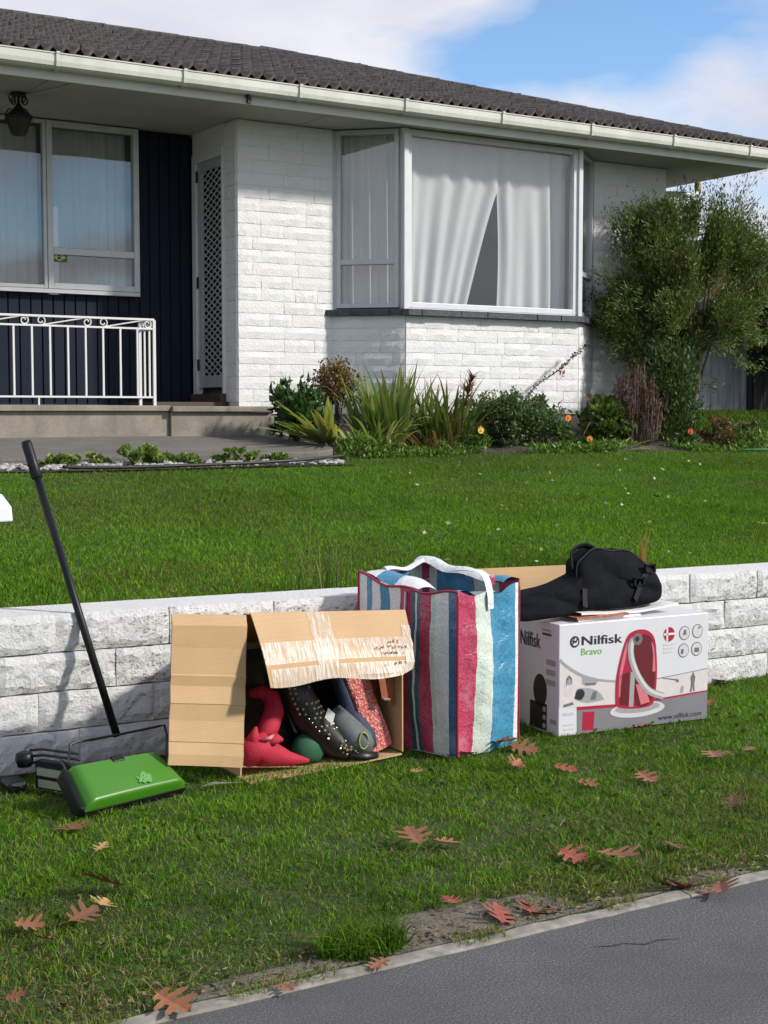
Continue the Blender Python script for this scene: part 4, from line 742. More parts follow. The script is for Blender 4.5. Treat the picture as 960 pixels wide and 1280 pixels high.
# ---------------------------------------------------------------- big cardboard box on its side
cb = thing('cardboard_box', (2.27, 4.22, .04), 'large open cardboard box lying on its side with taped top flap', 'box')
BLo, BRo, TRo, TLo = Vector((1.968, 4.05, .046)), Vector((2.568, 4.05, .05)), Vector((2.566, 4.05, .532)), Vector((1.985, 4.05, .566)); bk = Vector((0, .345, 0)); bkt = Vector((0, .33, -.14))
def panel(name, q, n, t=.005): return MB().slab(q, n, t).build(name, 'cardboard', cb)
def bowpanel(name, a, b_, bkv, n, bow=0.0):
    m = MB(); A, B = Vector(a), Vector(b_); K_ = 12
    top_ = lambda u, v: A.lerp(B, u) + bkv * v + Vector(n) * bow * math.sin(u * math.pi) * (1 - v)
    m.grid(top_, K_, 3); m.grid(lambda u, v: top_(u, v) + Vector(n) * .005, K_, 3, flip=True)
    for v in (0, 1): m.grid(lambda u, w, v=v: top_(u, v) + Vector(n) * .005 * w, K_, 1)
    return m.build(name, 'cardboard', cb)
f0 = Vector((0, -.05, -.004))
bowpanel('bottom_panel', BLo + f0, BRo, bk - f0 * .0, (0, 0, -1), .004)
bowpanel('top_panel', TLo, TRo, bkt, (0, 0, 1), .0)
panel('side_panel', [BLo + Vector((0, 0, .006)), TLo + Vector((0, 0, -.006)), TLo + bkt + Vector((0, 0, -.006)), BLo + bk + Vector((0, 0, .006))], (-1, 0, 0))
panel('side_panel', [BRo + Vector((0, 0, .006)), TRo + Vector((0, 0, -.006)), TRo + bkt + Vector((0, 0, -.006)), BRo + bk + Vector((0, 0, .006))], (1, 0, 0))
panel('back_panel', [BLo + bk, BRo + bk, TRo + bkt, TLo + bkt], (0, 1, 0))
# left flap with horizontal creases
rows = [0, .075, .155, .16, .30, .41, .415, .53, .60, .605, .78, .93, 1.0]; zig = [0, .004, .001, .003, .0, .005, .007, .001, .006, .003, .0, .004, -.006]
A0, A1, B0, B1 = Vector((1.700, 4.005, .132)), Vector((1.962, 4.028, .084)), Vector((1.722, 4.012, .590)), Vector((1.980, 4.028, .566)); m = MB(); nv = len(rows) - 1
for off, fl in ((0, False), (.006, True)):
    vs = []; K_ = 6
    for j, v in enumerate(rows):
        for i in range(K_ + 1):
            u = i / K_; p = A0.lerp(A1, u).lerp(B0.lerp(B1, u), v) + Vector((0, -zig[j] + off + .012 * math.sin(u * 3.0) * (1 - v) * .5, 0)); vs.append(p)
    fs = [(j * (K_ + 1) + i, j * (K_ + 1) + i + 1, (j + 1) * (K_ + 1) + i + 1, (j + 1) * (K_ + 1) + i) for j in range(nv) for i in range(K_)]
    m.add(vs, [f[::-1] if fl else f for f in fs])
w_ = 7; n1_ = (nv + 1) * w_
edge_ = list(range(w_)) + [j * w_ + 6 for j in range(1, nv + 1)] + [nv * w_ + i for i in range(5, -1, -1)] + [j * w_ for j in range(nv - 1, 0, -1)]
for i in range(len(edge_)): a_, c_ = edge_[i], edge_[(i + 1) % len(edge_)]; m.f.append((c_, a_, a_ + n1_, c_ + n1_)); m.m.append(0)
m.build('flap', 'cardboard', cb)
# top flap hanging over the opening, slightly curled
H0, H1, L0, L1 = Vector((1.998, 4.044, .571)), Vector((2.574, 4.044, .539)), Vector((2.008, 3.935, .352)), Vector((2.532, 3.935, .343))
def flapfn(u, v, off=0.0):
    p = H0.lerp(H1, u).lerp(L0.lerp(L1, u), v); cor = max(0, (u - .9) * 10) * max(0, (v - .75) * 4)
    return p + Vector((0, -.016 * math.sin(v * 2.6) - off * .97 + .010 * math.sin(u * 5) * v * v + .02 * cor, .006 * math.sin(u * math.pi) * v - .006 * math.sin(u * 11) * (v > .95) - off * .2 + .012 * cor))
m = MB(); m.grid(lambda u, v: flapfn(u, v, .005), 24, 12, flip=True); m.grid(lambda u, v: flapfn(u, v, 0), 24, 12)
for v in (0, 1): m.grid(lambda u, w, v=v: flapfn(u, v, .005 * w), 24, 1)
for u in (0, 1): m.grid(lambda v, w, u=u: flapfn(u, v, .005 * w), 12, 1)
tf = m.build('flap', 'cardboard', cb)
def tape(u0, u1, v0, v1, off=.0065):
    m = MB(); m.grid(lambda u, v: flapfn(u0 + (u1 - u0) * u + .004 * math.sin(v * 19), v0 + (v1 - v0) * v, off), 20, 8, flip=True); m.build('tape_strip', 'tape', tf)
tape(.0, .97, .40, .70); tape(.34, .475, .0, .995, .0075); tape(.02, 1.0, .76, .998, .0085); tape(.94, 1.0, .22, .995, .0095)
# pen scrawl on the flap
m = MB(); gs = random.Random(3)
for (u0, u1, v) in ((.83, .90, .46), (.73, .955, .545), (.78, .95, .63), (.79, .94, .79)):
    u = u0
    while u < u1:
        if gs.random() < .85:
            pts = [flapfn(u + gs.uniform(-.004, .010), v + gs.uniform(-.028, .028), .0105) for _ in range(gs.randint(2, 4))]; m.tube(pts, .0011, 4)
        u += .0155
m.build('pen_scrawl', 'ink', tf)
m = MB(); m.grid(lambda u, v: (1.70 + .27 * u + .0, 3.985 + .06 * v - .01 * u, .078 - .03 * u + .012 * math.sin(u * 9 + v * 2) * v - .02 * v), 12, 4); m.build('crumpled_tape', 'tape', cb)
# things inside the box (each its own)
rc = thing('red_shoe', (2.10, 4.12, .06), 'bright red suede pointed shoe with bow inside the cardboard box', 'shoe')
m = MB(); m.tube([(1.985, 4.06, .085), (2.01, 4.07, .12), (2.045, 4.08, .125), (2.09, 4.085, .10), (2.15, 4.075, .080), (2.215, 4.06, .068)], [.018, .05, .058, .042, .024, .006], 14); m.build('body', 'red_cloth', rc, smooth=True)
m = MB(); m.tube([(2.05, 4.085, .14), (2.09, 4.10, .185), (2.125, 4.13, .225), (2.135, 4.16, .265), (2.11, 4.19, .285), (2.07, 4.2, .28)], [.03, .034, .034, .030, .024, .012], 12); m.build('heel_strap', 'red_cloth', rc, smooth=True)
m = MB(); m.tube([(2.015, 4.065, .14), (2.015, 4.055, .175), (2.02, 4.05, .205)], [.026, .018, .004], 8); m.build('bow', 'red_cloth', rc, smooth=True)
m = MB(); m.tube([(2.05, 4.05, .15), (2.085, 4.035, .165), (2.11, 4.04, .155)], [.02, .022, .006], 8, flat=.5); m.build('bow', 'red_cloth', rc, smooth=True)
m = MB(); m.tube([(2.035, 4.035, .165), (2.055, 4.025, .168), (2.075, 4.04, .172)], [.006, .008, .006], 6); m.build('seam', 'print_pink', rc, smooth=True)
m = MB(); m.lathe([(.045, .052), (.058, .075), (.055, .11), (.038, .135), (.01, .148)], (2.245, 4.12, 0), 14, sx=1.05, sy=.7); tag(m.build('green_shoe', 'green_cloth', smooth=True), 'dark green rounded shoe toe beside the red shoe inside the box', 'shoe')
bs = thing('studded_boot', (2.27, 4.17, .06), 'black leather boot with rows of metal studs inside the box', 'boot')
m = MB(); m.tube([(2.20, 4.14, .34), (2.21, 4.13, .28), (2.24, 4.12, .21), (2.29, 4.12, .15), (2.345, 4.10, .095), (2.38, 4.075, .068)], [.045, .052, .056, .054, .045, .028], 14); m.build('leather', 'black_leather', bs, smooth=True)
stm = MB().lathe([(.0058, 0), (.004, .004), (.001, .006)], (0, 0, 0), 6).mesh('stud', 'stud')
gs = random.Random(9)
for k_ in range(110):
    t = gs.random() * 5; i = min(int(t), 4); P_ = [(2.20, 4.14, .34, .045), (2.21, 4.13, .28, .052), (2.24, 4.12, .21, .056), (2.29, 4.12, .15, .054), (2.345, 4.10, .095, .045), (2.38, 4.075, .068, .028)]; f_ = round((t - i) * 4) / 4
    a, c = P_[i], P_[i + 1]; p = Vector(a[:3]).lerp(Vector(c[:3]), f_); r_ = a[3] + (c[3] - a[3]) * f_; ang = -math.pi / 2 + gs.choice((-.9, -.55, -.2, .15, .5, .85)); d = Vector((math.cos(ang), math.sin(ang), .15)); o = piece('stud', stm, bs, p + d * r_ * .99); o.rotation_euler = d.to_track_quat('Z', 'Y').to_euler()
m = MB(); m.slab([(2.272, 4.055, .205), (2.295, 4.045, .18), (2.305, 4.045, .215), (2.285, 4.055, .235)], (-.3, -1, .1), .002); m.build('white_tag', 'paper', bs)
sn = thing('sneaker', (2.40, 4.10, .055), 'grey and navy sports shoe with lime trim inside the box', 'shoe')
m = MB(); m.tube([(2.345, 4.14, .20), (2.365, 4.115, .165), (2.395, 4.09, .125), (2.43, 4.075, .095), (2.455, 4.065, .08)], [.036, .046, .050, .044, .022], 14); m.build('upper', 'grey_fabric', sn, smooth=True)
m = MB(); m.tube([(2.40, 4.15, .20), (2.435, 4.125, .165), (2.465, 4.095, .115), (2.475, 4.08, .075)], [.022, .026, .024, .012], 10); m.build('heel', 'blue_fabric', sn, smooth=True)
m = MB(); m.tube([(2.41 + .017 * math.cos(t), 4.038, .115 + .028 * math.sin(t)) for t in [i * .5 for i in range(13)]], .003, 6); m.build('trim', 'lime_trim', sn, smooth=True)
m = MB(); m.tube([(2.37, 4.06, .072), (2.42, 4.045, .062), (2.47, 4.05, .058)], [.016, .018, .012], 8, flat=.6); m.build('sole', 'black_leather', sn, smooth=True)
cs = thing('coral_slipper', (2.44, 4.14, .06), 'long coral pink textured knit slipper standing upright inside the box', 'slipper')
m = MB(); prof = [(0, .040), (.08, .046), (.2, .046), (.35, .042), (.55, .040), (.75, .045), (.9, .046), (1, .036)]
pa, pb = Vector((2.515, 4.085, .062)), Vector((2.425, 4.15, .385)); ax_ = (pb - pa); rt = Vector((.94, .0, .30)).normalized(); nn = ax_.cross(rt).normalized()
if nn.y > 0: nn = -nn
pl = []; pr_ = []
for s_, w2 in prof: c = pa + ax_ * s_; pl.append(c - rt * w2); pr_.append(c + rt * w2)
K_ = len(prof); vs = pl + pr_ + [p - nn * .028 for p in pl] + [p - nn * .028 for p in pr_]
fs = [(i, K_ + i, K_ + i + 1, i + 1) for i in range(K_ - 1)] + [(2 * K_ + i + 1, 3 * K_ + i + 1, 3 * K_ + i, 2 * K_ + i) for i in range(K_ - 1)] + [(i + 1, 2 * K_ + i + 1, 2 * K_ + i, i) for i in range(K_ - 1)] + [(K_ + i, 3 * K_ + i, 3 * K_ + i + 1, K_ + i + 1) for i in range(K_ - 1)] + [(0, 2 * K_, 3 * K_, K_), (K_ - 1, 2 * K_ - 1, 4 * K_ - 1, 3 * K_ - 1)]
m.add(vs, fs); bevel(m.build('sole', 'coral_knit', cs), .008)
m = MB(); m.tube([pa - rt * .045 + Vector((0, .03, .02)), pa.lerp(pb, .5) - rt * .05 + Vector((0, .04, 0)), pb - rt * .05 + Vector((0, .04, 0))], [.02, .03, .03], 8); m.build('lining', 'blue_fabric', cs, smooth=True)
hb = thing('brown_handbag', (2.53, 4.2, .06), 'brown leather handbag with orange straps hanging inside the box', 'handbag')
m = MB(); m.box(2.475, 2.558, 4.16, 4.36, .06, .30); bevel(m.build('bag_body', 'brown_leather', hb), .02)
for a, c in (((2.508, 4.10, .36), (2.520, 4.085, .235)), ((2.545, 4.10, .36), (2.548, 4.09, .21))): MB().slab([Vector(a) + Vector((-.014, 0, 0)), Vector(a) + Vector((.014, 0, 0)), Vector(c) + Vector((.012, 0, 0)), Vector(c) + Vector((-.012, 0, 0))], (0, -1, 0), .004).build('strap', 'brown_leather', hb)
m = MB(); m.tube([(2.512, 4.078, .235), (2.535, 4.075, .232)], .005, 6); m.build('buckle', 'stud', hb)
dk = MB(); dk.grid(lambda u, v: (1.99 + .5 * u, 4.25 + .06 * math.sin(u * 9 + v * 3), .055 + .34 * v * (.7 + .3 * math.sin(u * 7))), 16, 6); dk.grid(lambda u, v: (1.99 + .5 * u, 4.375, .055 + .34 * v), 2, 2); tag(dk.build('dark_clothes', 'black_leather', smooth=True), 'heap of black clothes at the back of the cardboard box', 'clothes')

# ---------------------------------------------------------------- striped woven bag
bg_ = thing('striped_bag', (2.80, 4.15, .035), 'tall red white and blue striped woven laundry bag standing open', 'bag')
F_, Rr, Br, Bl = Vector((2.715, 3.935, 0)), Vector((3.030, 4.015, 0)), Vector((2.925, 4.425, 0)), Vector((2.592, 4.375, 0))
zF, zR, zBR, zBL = .598, .612, .655, .632
def wob(p, a, b_): return .006 * math.sin(a * 9.1 + b_ * 3.7) + .003 * math.sin(a * 23 - b_ * 9 + 1.3) + .0018 * math.sin(b_ * 37 + a * 9)
def face(A, B, za, zb, out, bul, ph):
    out = Vector(out).normalized()
    def fn(u, v):
        zt = za + (zb - za) * u - .022 * math.sin(u * math.pi) + .006 * math.sin(u * 15 + ph); p = A.lerp(B, u); e = math.sin(u * math.pi)
        bulge = bul * e * (math.sin(min(v * 1.15, 1) * math.pi) * .8 + .15) + wob(p, u + ph, v) * min(1, 4 * u) * min(1, 4 * (1 - u)) + .015 * (v - .5) * e
        return Vector((p.x, p.y, .034 + (zt - .034) * v)) + out * bulge
    return fn
SM = ['bag_white', 'bag_red', 'bag_blue', 'bag_green', 'bag_teal', 'bag_navy']
def stripes(lst):
    def f(u):
        for lim, k_ in lst:
            if u < lim: return k_
        return lst[-1][1]
    return f
LS = stripes([(.07, 5), (.21, 0), (.24, 3), (.35, 1), (.38, 4), (.41, 0), (.44, 4), (.56, 1), (.66, 0), (.77, 2), (.84, 0), (.90, 2), (1, 0)])
RS = stripes([(.24, 1), (.50, 3), (.92, 2), (1, 0)])
BS = stripes([(.12, 0), (.3, 1), (.45, 0), (.72, 2), (.9, 3), (1, 1)])
fl_ = face(F_, Bl, zF, zBL, (-1, -.28, 0), .018, .3); fr_ = face(F_, Rr, zF, zR, (.25, -1, 0), .022, 1.7); fb_ = face(Bl, Br, zBL, zBR, (-.1, 1, 0), .01, 2.2); fs_ = face(Rr, Br, zR, zBR, (1, .26, 0), .022, .9)
for nm, fn, st_, fp in (('side_panel', fl_, LS, True), ('front_panel', fr_, RS, False), ('back_panel', fb_, BS, True), ('side_panel', fs_, RS, False)):
    m = MB(); m.grid(fn, 50, 26, mi=st_, flip=fp); m.build(nm, SM, bg_, smooth=True)
m = MB(); m.grid(lambda u, v: F_.lerp(Rr, u).lerp(Bl.lerp(Br, u), v) + Vector((0, 0, .036)), 4, 4); m.build('base_panel', 'bag_white', bg_)
def pipe(fn, u=None, v=None, k=24): 
    pts = [fn(u if u is not None else i / k, v if v is not None else i / k) for i in range(k + 1)]; MB().tube(pts, .0048, 6).build('piping', 'piping', bg_, smooth=True)
pipe(fl_, v=1); pipe(fl_, u=0); pipe(fr_, u=1); pipe(fl_, u=1); pipe(fs_, v=1); pipe(fb_, v=1)
# zip flaps folded in / standing up, handles
m = MB(); m.grid(lambda u, v: fl_(.42 + .55 * u, 1.0) + Vector((.02 + .11 * v, .03 * v, .045 * math.sin(v * 2.2) * math.sin(u * 2.6 + .3) - .035 * v * v)), 14, 8, mi=stripes([(.45, 0), (.8, 2), (1, 0)])); m.build('top_flap', SM, bg_, smooth=True)
m = MB(); m.grid(lambda u, v: fr_(.02 + .55 * u, 1.0) + Vector((-.02 * v, .12 * v, -.028 * v + .012 * math.sin(u * 7 + v * 4))), 14, 8, mi=stripes([(.35, 2), (1, 0)])); m.build('top_flap', SM, bg_, smooth=True)
m = MB(); m.grid(lambda u, v: fs_(.0 + 1.0 * u, 1.0) + Vector((-.075 * v, -.01 * v, .045 * math.sin(v * 2.4) * (.5 + .5 * math.sin(u * 2.8)) - .02 * v)), 16, 8, mi=stripes([(.2, 2), (1, 0)])); m.build('top_flap', SM, bg_, smooth=True)
m = MB(); m.grid(lambda u, v: fb_(.30 + .68 * u, 1.0) + Vector((.01 * v, -.045 * v, .022 * math.sin(v * 2.6))), 16, 6, mi=0); m.build('top_flap', SM, bg_, smooth=True)
m = MB(); hp = [fr_(.50, .90) + Vector((.0, -.004, 0)), fr_(.49, .99) + Vector((0, -.006, .005)), Vector((2.885, 4.02, .640)), Vector((2.865, 4.07, .655)), Vector((2.83, 4.13, .650)), Vector((2.79, 4.18, .628)), Vector((2.74, 4.22, .600))]
sm = []
for i in range(len(hp) - 1):
    for k_ in range(5): sm.append(hp[i].lerp(hp[i + 1], k_ / 5))
sm.append(hp[-1]); sm = [Vector(p) for p in smooth([tuple(p) for p in hp], 6)]; sdv = Vector((.93, .30, .12)) * .017
m.grid(lambda u, v: sm[round(u * (len(sm) - 1))] + sdv * (2 * v - 1), len(sm) - 1, 2); m.grid(lambda u, v: sm[round(u * (len(sm) - 1))] + sdv * (2 * v - 1) + Vector((.0, -.002, -.002)), len(sm) - 1, 2, flip=True); m.build('handle', 'bag_white', bg_, smooth=True)
m = MB(); sm2 = [fl_(.50, .55), fl_(.50, .75), fl_(.50, .97)]; m.tube([p + Vector((-.006, -.002, 0)) for p in sm2], .013, 8, flat=.25); m.build('handle', 'bag_white', bg_, smooth=True)
m = MB(); m.box(2.90, 2.925, 4.012, 4.03, .60, .635); bevel(m.build('handle_patch', 'bag_red', bg_), .004)
# ---------------------------------------------------------------- flattened carton behind the bag
fc = thing('flattened_carton', (3.30, 4.39, .04), 'folded brown carton wedged between the striped bag and the wall', 'box')
m = MB(); m.slab([(3.00, 4.405, .042), (3.56, 4.395, .042), (3.56, 4.415, .600), (3.00, 4.42, .612)], (0, 1, 0), .006); m.build('panel', 'cardboard', fc)
m = MB(); m.slab([(3.00, 4.390, .045), (3.545, 4.382, .045), (3.545, 4.402, .590), (3.00, 4.405, .604)], (0, 1, 0), .006); m.build('panel', 'cardboard', fc)

# ---------------------------------------------------------------- vacuum cleaner carton
vb = thing('vacuum_box', (3.55, 4.15, .035), 'white printed vacuum cleaner carton with red machine pictured on front', 'box')
V0, VU, VV, VD = Vector((3.203, 4.006, .038)), Vector((.681, -.047, 0)), Vector((.0, .0, .405)), Vector((.019, .262, 0))
m = MB(); q = [V0, V0 + VU, V0 + VU + VV, V0 + VV]; m.slab(q, VD, VD.length); bevel(m.build('carton', 'carton_white', vb), .003)
vn = VU.cross(VV).normalized()
def fp(u, v, off=.0): return V0 + VU * u + VV * v + vn * off
def prt(name, pts, mat, lay=1): 
    m = MB(); o_ = .0004 * lay; P = [fp(u, v, o_) for u, v in pts]; ar = sum(pts[i][0] * pts[(i + 1) % len(pts)][1] - pts[(i + 1) % len(pts)][0] * pts[i][1] for i in range(len(pts)))
    if ar < 0: P = P[::-1]
    m.poly(P, vn * .0003); return m.build(name, mat, vb)
def ell(cu, cv, ru, rv, n=24, a0=0): return [(cu + ru * math.cos(2 * math.pi * i / n + a0), cv + rv * math.sin(2 * math.pi * i / n + a0)) for i in range(n)]
def ribbon(pts, w): # pts in uv, widths in metres of u
    L_, R_ = [], []
    for i, (u, v) in enumerate(pts):
        a = pts[max(i - 1, 0)]; c = pts[min(i + 1, len(pts) - 1)]; dx, dy = (c[0] - a[0]) * .68, (c[1] - a[1]) * .405; l = math.hypot(dx, dy); nx, ny = -dy / l, dx / l; ww = w[i] if isinstance(w, list) else w
        L_.append((u + nx * ww / .68, v + ny * ww / .405)); R_.append((u - nx * ww / .68, v - ny * ww / .405))
    return L_ + R_[::-1]
swoosh = smooth([(.004, .69), (.047, .627), (.145, .533), (.26, .473), (.371, .445)])
prt('printed_photo', [(.004, .66)] + [(u, v - .02) for u, v in swoosh] + [(.37, .24), (.117, .25), (.004, .27)], 'print_room', 1)
prt('printed_photo', [(.63, .42), (.997, .472), (.996, .27), (.69, .25), (.63, .25)], 'print_room', 1)
prt('printed_swoosh', ribbon(swoosh, [.006 - .0022 * i / (len(swoosh) - 1) for i in range(len(swoosh))]), 'print_mid', 2)
prt('printed_line', ribbon([(.635, .428), (.80, .448), (.997, .475)], .0012), 'print_grey', 2)
prt('printed_band', [(.116, .222), (.368, .208), (.69, .228), (.997, .258), (.997, .003), (.118, .006)], 'print_band', 1)
prt('printed_stripe', [(.116, .252), (.369, .235), (.691, .246), (.997, .270), (.997, .258), (.69, .228), (.368, .208), (.116, .222)], 'print_red', 2)
prt('printed_panel', [(.154, .20), (.23, .192), (.224, .025), (.149, .032)], 'print_red', 2)
prt('printed_base', ell(.515, .166, .183, .072, 40), 'print_light', 3); prt('printed_base', ell(.515, .182, .150, .046, 40), 'print_mid', 4)
body = [(.366, .26), (.367, .422), (.388, .602), (.423, .782), (.457, .871), (.52, .899), (.581, .878), (.624, .8), (.639, .631), (.642, .465), (.63, .261), (.595, .184), (.472, .178), (.383, .207)]
prt('printed_machine', smooth(body + [body[0]], 4)[:-1], 'print_red', 5)
prt('printed_machine', smooth([(.455, .80), (.50, .845), (.578, .84), (.621, .738), (.627, .467), (.605, .23), (.50, .21), (.49, .5), (.455, .80)], 3)[:-1], 'print_deepred', 6)
prt('printed_machine', [(.396, .499), (.457, .521), (.451, .206), (.392, .226)], 'print_deepred', 6); prt('printed_machine', [(.498, .403), (.558, .374), (.596, .224), (.534, .205)], 'print_pink', 7)
prt('printed_machine', [(.464, .52), (.494, .505), (.483, .195), (.453, .20)], 'print_mid', 7); prt('printed_machine', smooth([(.385, .30), (.39, .5), (.41, .66), (.44, .80), (.43, .66), (.405, .48), (.398, .3)], 3), 'print_pink', 6)
prt('printed_machine', smooth([(.61, .50), (.613, .66), (.60, .78), (.622, .70), (.63, .5)], 3), 'print_pink', 7)
hs = smooth([(.52, .815), (.475, .80), (.462, .72), (.476, .60), (.52, .455), (.59, .325), (.69, .258)])
prt('printed_hose', ribbon(hs, .0135), 'print_mid', 8); prt('printed_hose', ribbon([(u + .006, v + .004) for u, v in hs], .006), 'print_light', 9); prt('printed_hose', ell(.507, .812, .032, .055), 'print_grey', 10); prt('printed_hose', ell(.503, .815, .014, .024), 'print_dark', 11)
prt('printed_flag', ell(.724, .83, .038, .067), 'print_red', 2); prt('printed_flag', [(.704, .770), (.716, .765), (.716, .895), (.704, .89)], 'paper', 3); prt('printed_flag', [(.687, .822), (.761, .822), (.761, .842), (.687, .842)], 'paper', 3)
for i, (u, v) in enumerate(((.83, .829), (.921, .836), (.825, .667), (.916, .67))):
    prt('printed_badge', ell(u, v, .037, .066), 'print_grey', 2); prt('printed_badge', ell(u, v, .033, .058), 'print_light', 3)
    prt('printed_badge', [[(u - .012, v - .02), (u + .014, v - .015), (u + .010, v + .028), (u - .004, v + .034)], [(u + .005, v + .02), (u + .022, v + .03), (u + .015, v + .045), (u + .004, v + .04)], [(u - .02, v - .03), (u - .004, v - .035), (u + .002, v + .01), (u - .018, v + .015)], [(u - .016, v - .03), (u + .016, v - .03), (u + .016, v + .012), (u - .016, v + .012)]][i], 'print_grey', 4)
for i, v in enumerate((.735, .70, .665)): prt('printed_caption', [(.686, v - .007), (.76 - .008 * i, v - .007), (.76 - .008 * i, v + .007), (.686, v + .007)], 'print_light', 2)
for v in (.205, .19, .10, .06): prt('printed_caption', [(.03, v - .006), (.095, v - .006), (.095, v + .006), (.03, v + .006)], 'print_light', 2)
prt('printed_logo', ell(.099, .838, .030, .052), 'print_dark', 2); prt('printed_logo', ell(.099, .838, .020, .035), 'carton_white', 3); prt('printed_logo', ribbon(smooth([(.085, .815), (.092, .845), (.106, .835), (.113, .865)]), .0028), 'print_dark', 4); prt('printed_logo', ribbon(smooth([(.082, .84), (.092, .865), (.10, .865)]), .002), 'print_dark', 4)
prt('printed_photo', [(.04, .35), (.035, .45), (.042, .51), (.066, .54), (.084, .505), (.09, .42), (.083, .355)], 'print_light', 2); prt('printed_photo', ell(.065, .49, .017, .035), 'print_mid', 3); prt('printed_photo', [(.045, .44), (.048, .52), (.066, .545), (.082, .515), (.084, .45), (.078, .50), (.066, .52), (.054, .50)], 'print_grey', 4)
prt('printed_photo', smooth([(.101, .32), (.114, .408), (.17, .414), (.242, .383), (.286, .312), (.283, .289), (.179, .278), (.101, .32)], 3)[:-1], 'print_mid', 2); prt('printed_photo', smooth([(.10, .33), (.115, .40), (.15, .405), (.165, .36), (.14, .31), (.10, .33)], 3)[:-1], 'print_dark', 3); prt('printed_photo', [(.20, .30), (.22, .38), (.245, .37), (.235, .30)], 'print_grey', 3); prt('printed_photo', [(.03, .285), (.09, .30), (.095, .275), (.03, .26)], 'print_grey', 2)
prt('printed_photo', [(.144, .513), (.253, .468), (.235, .43), (.17, .432), (.149, .453)], 'print_mid', 2); prt('printed_photo', [(.165, .46), (.24, .452), (.228, .435), (.172, .438)], 'print_grey', 3)
prt('printed_photo', [(.872, .268), (.880, .34), (.876, .41), (.886, .43), (.890, .452), (.899, .452), (.901, .43), (.910, .41), (.904, .34), (.906, .272), (.896, .272), (.892, .33), (.884, .268)], 'print_grey', 2); prt('printed_photo', [(.802, .266), (.812, .337), (.83, .335), (.826, .273)], 'print_mid', 2); prt('printed_photo', [(.68, .432), (.795, .400), (.795, .372), (.775, .378), (.775, .392), (.68, .425)], 'print_grey', 2)
def lettering(name, body, u0, v0, du, h, mat, slant=0.0, base=fp, ulen=.681, thick=.0):
    vs, fs = text_mesh(body); xs = [p[0] for p in vs]; x0_, x1_ = min(xs), max(xs); m = MB()
    V_ = []
    for x_, y_, _ in vs:
        u = u0 + (x_ - x0_) / (x1_ - x0_) * du; V_.append(base(u, v0 + y_ * h / .69 + slant * (u - u0), .0012))
    m.add(V_, fs)
    if thick:
        for dx in (thick, -thick):
            m.add([base(u0 + (x_ - x0_) / (x1_ - x0_) * du + dx, v0 + y_ * h / .69 + slant * (u0 + (x_ - x0_) / (x1_ - x0_) * du - u0), .0011) for x_, y_, _ in vs], fs)
    return m.build(name, mat, vb)
lettering('printed_name', 'Nilfisk', .145, .802, .262, .080, 'print_dark', -.03, thick=.0022)
lettering('printed_name', 'Bravo', .141, .712, .132, .062, 'print_green', -.03, thick=.0008)
lettering('printed_address', 'www.nilfisk.com', .655, .038, .30, .048, 'print_dark', 0.0, thick=.0006)
def sp2(u, v, off=0): return V0 + VD * (1 - u) + VV * v - VU.normalized() * (off + .0008)
lettering('printed_name', 'Nilfisk', .05, .75, .50, .13, 'print_dark', 0, base=sp2, thick=.003)
def sprt(name, pts, mat, lay=1):
    m = MB(); P = [sp2(u, v, .0003 * lay) for u, v in pts]; m.poly(P, -VU.normalized() * .0002); return m.build(name, mat, vb)
sprt('printed_photo', ell(.55, .37, .17, .15, 16), 'print_dark'); sprt('printed_photo', [(.30, .02), (.72, .02), (.72, .26), (.30, .26)], 'print_dark')
for i in range(3): sprt('printed_photo', ell(.66, .06 + .075 * i, .045, .025, 12), 'print_mid', 2)
for i in range(3): sprt('printed_caption', [(.70, .62 - .09 * i), (.92, .62 - .09 * i), (.92, .67 - .09 * i), (.70, .67 - .09 * i)], 'print_mid')
sprt('printed_caption', [(.60, .88), (.82, .88), (.82, .90), (.60, .90)], 'print_dark'); sprt('printed_caption', [(.60, .92), (.80, .92), (.80, .935), (.60, .935)], 'print_mid'); sprt('printed_caption', [(.80, .10), (.95, .10), (.95, .14), (.80, .14)], 'print_mid')
# papers lying on the carton
pp = thing('magazine_pile', (3.55, 4.1, .443), 'small pile of magazines and papers on the vacuum carton', 'magazines')
for i, (x0_, x1_, y0_, mt, rot) in enumerate(((3.30, 3.60, 4.02, 'paper', .02), (3.29, 3.53, 4.01, 'paper_photo', -.03), (3.32, 3.80, 4.03, 'paper', .05))):
    m = MB(); m.grid(lambda u, v, i=i, x0_=x0_, x1_=x1_, y0_=y0_, rot=rot: (x0_ + (x1_ - x0_) * u, y0_ + .19 * v + rot * (u - .5) * .2, .4445 + .0085 * i + .0075 + .006 * math.sin(u * 5 + i) * (i == 2) + .006 * max(0, u - .6) * i), 10, 4)
    m.grid(lambda u, v, i=i, x0_=x0_, x1_=x1_, y0_=y0_, rot=rot: (x0_ + (x1_ - x0_) * u, y0_ + rot * (u - .5) * .2 - .0, .4445 + .0085 * i * (1 if v else 1) + .0075 * v + (.006 * math.sin(u * 5 + i) * (i == 2) + .006 * max(0, u - .6) * i) * 1), 10, 1); m.build('magazine', mt, pp)
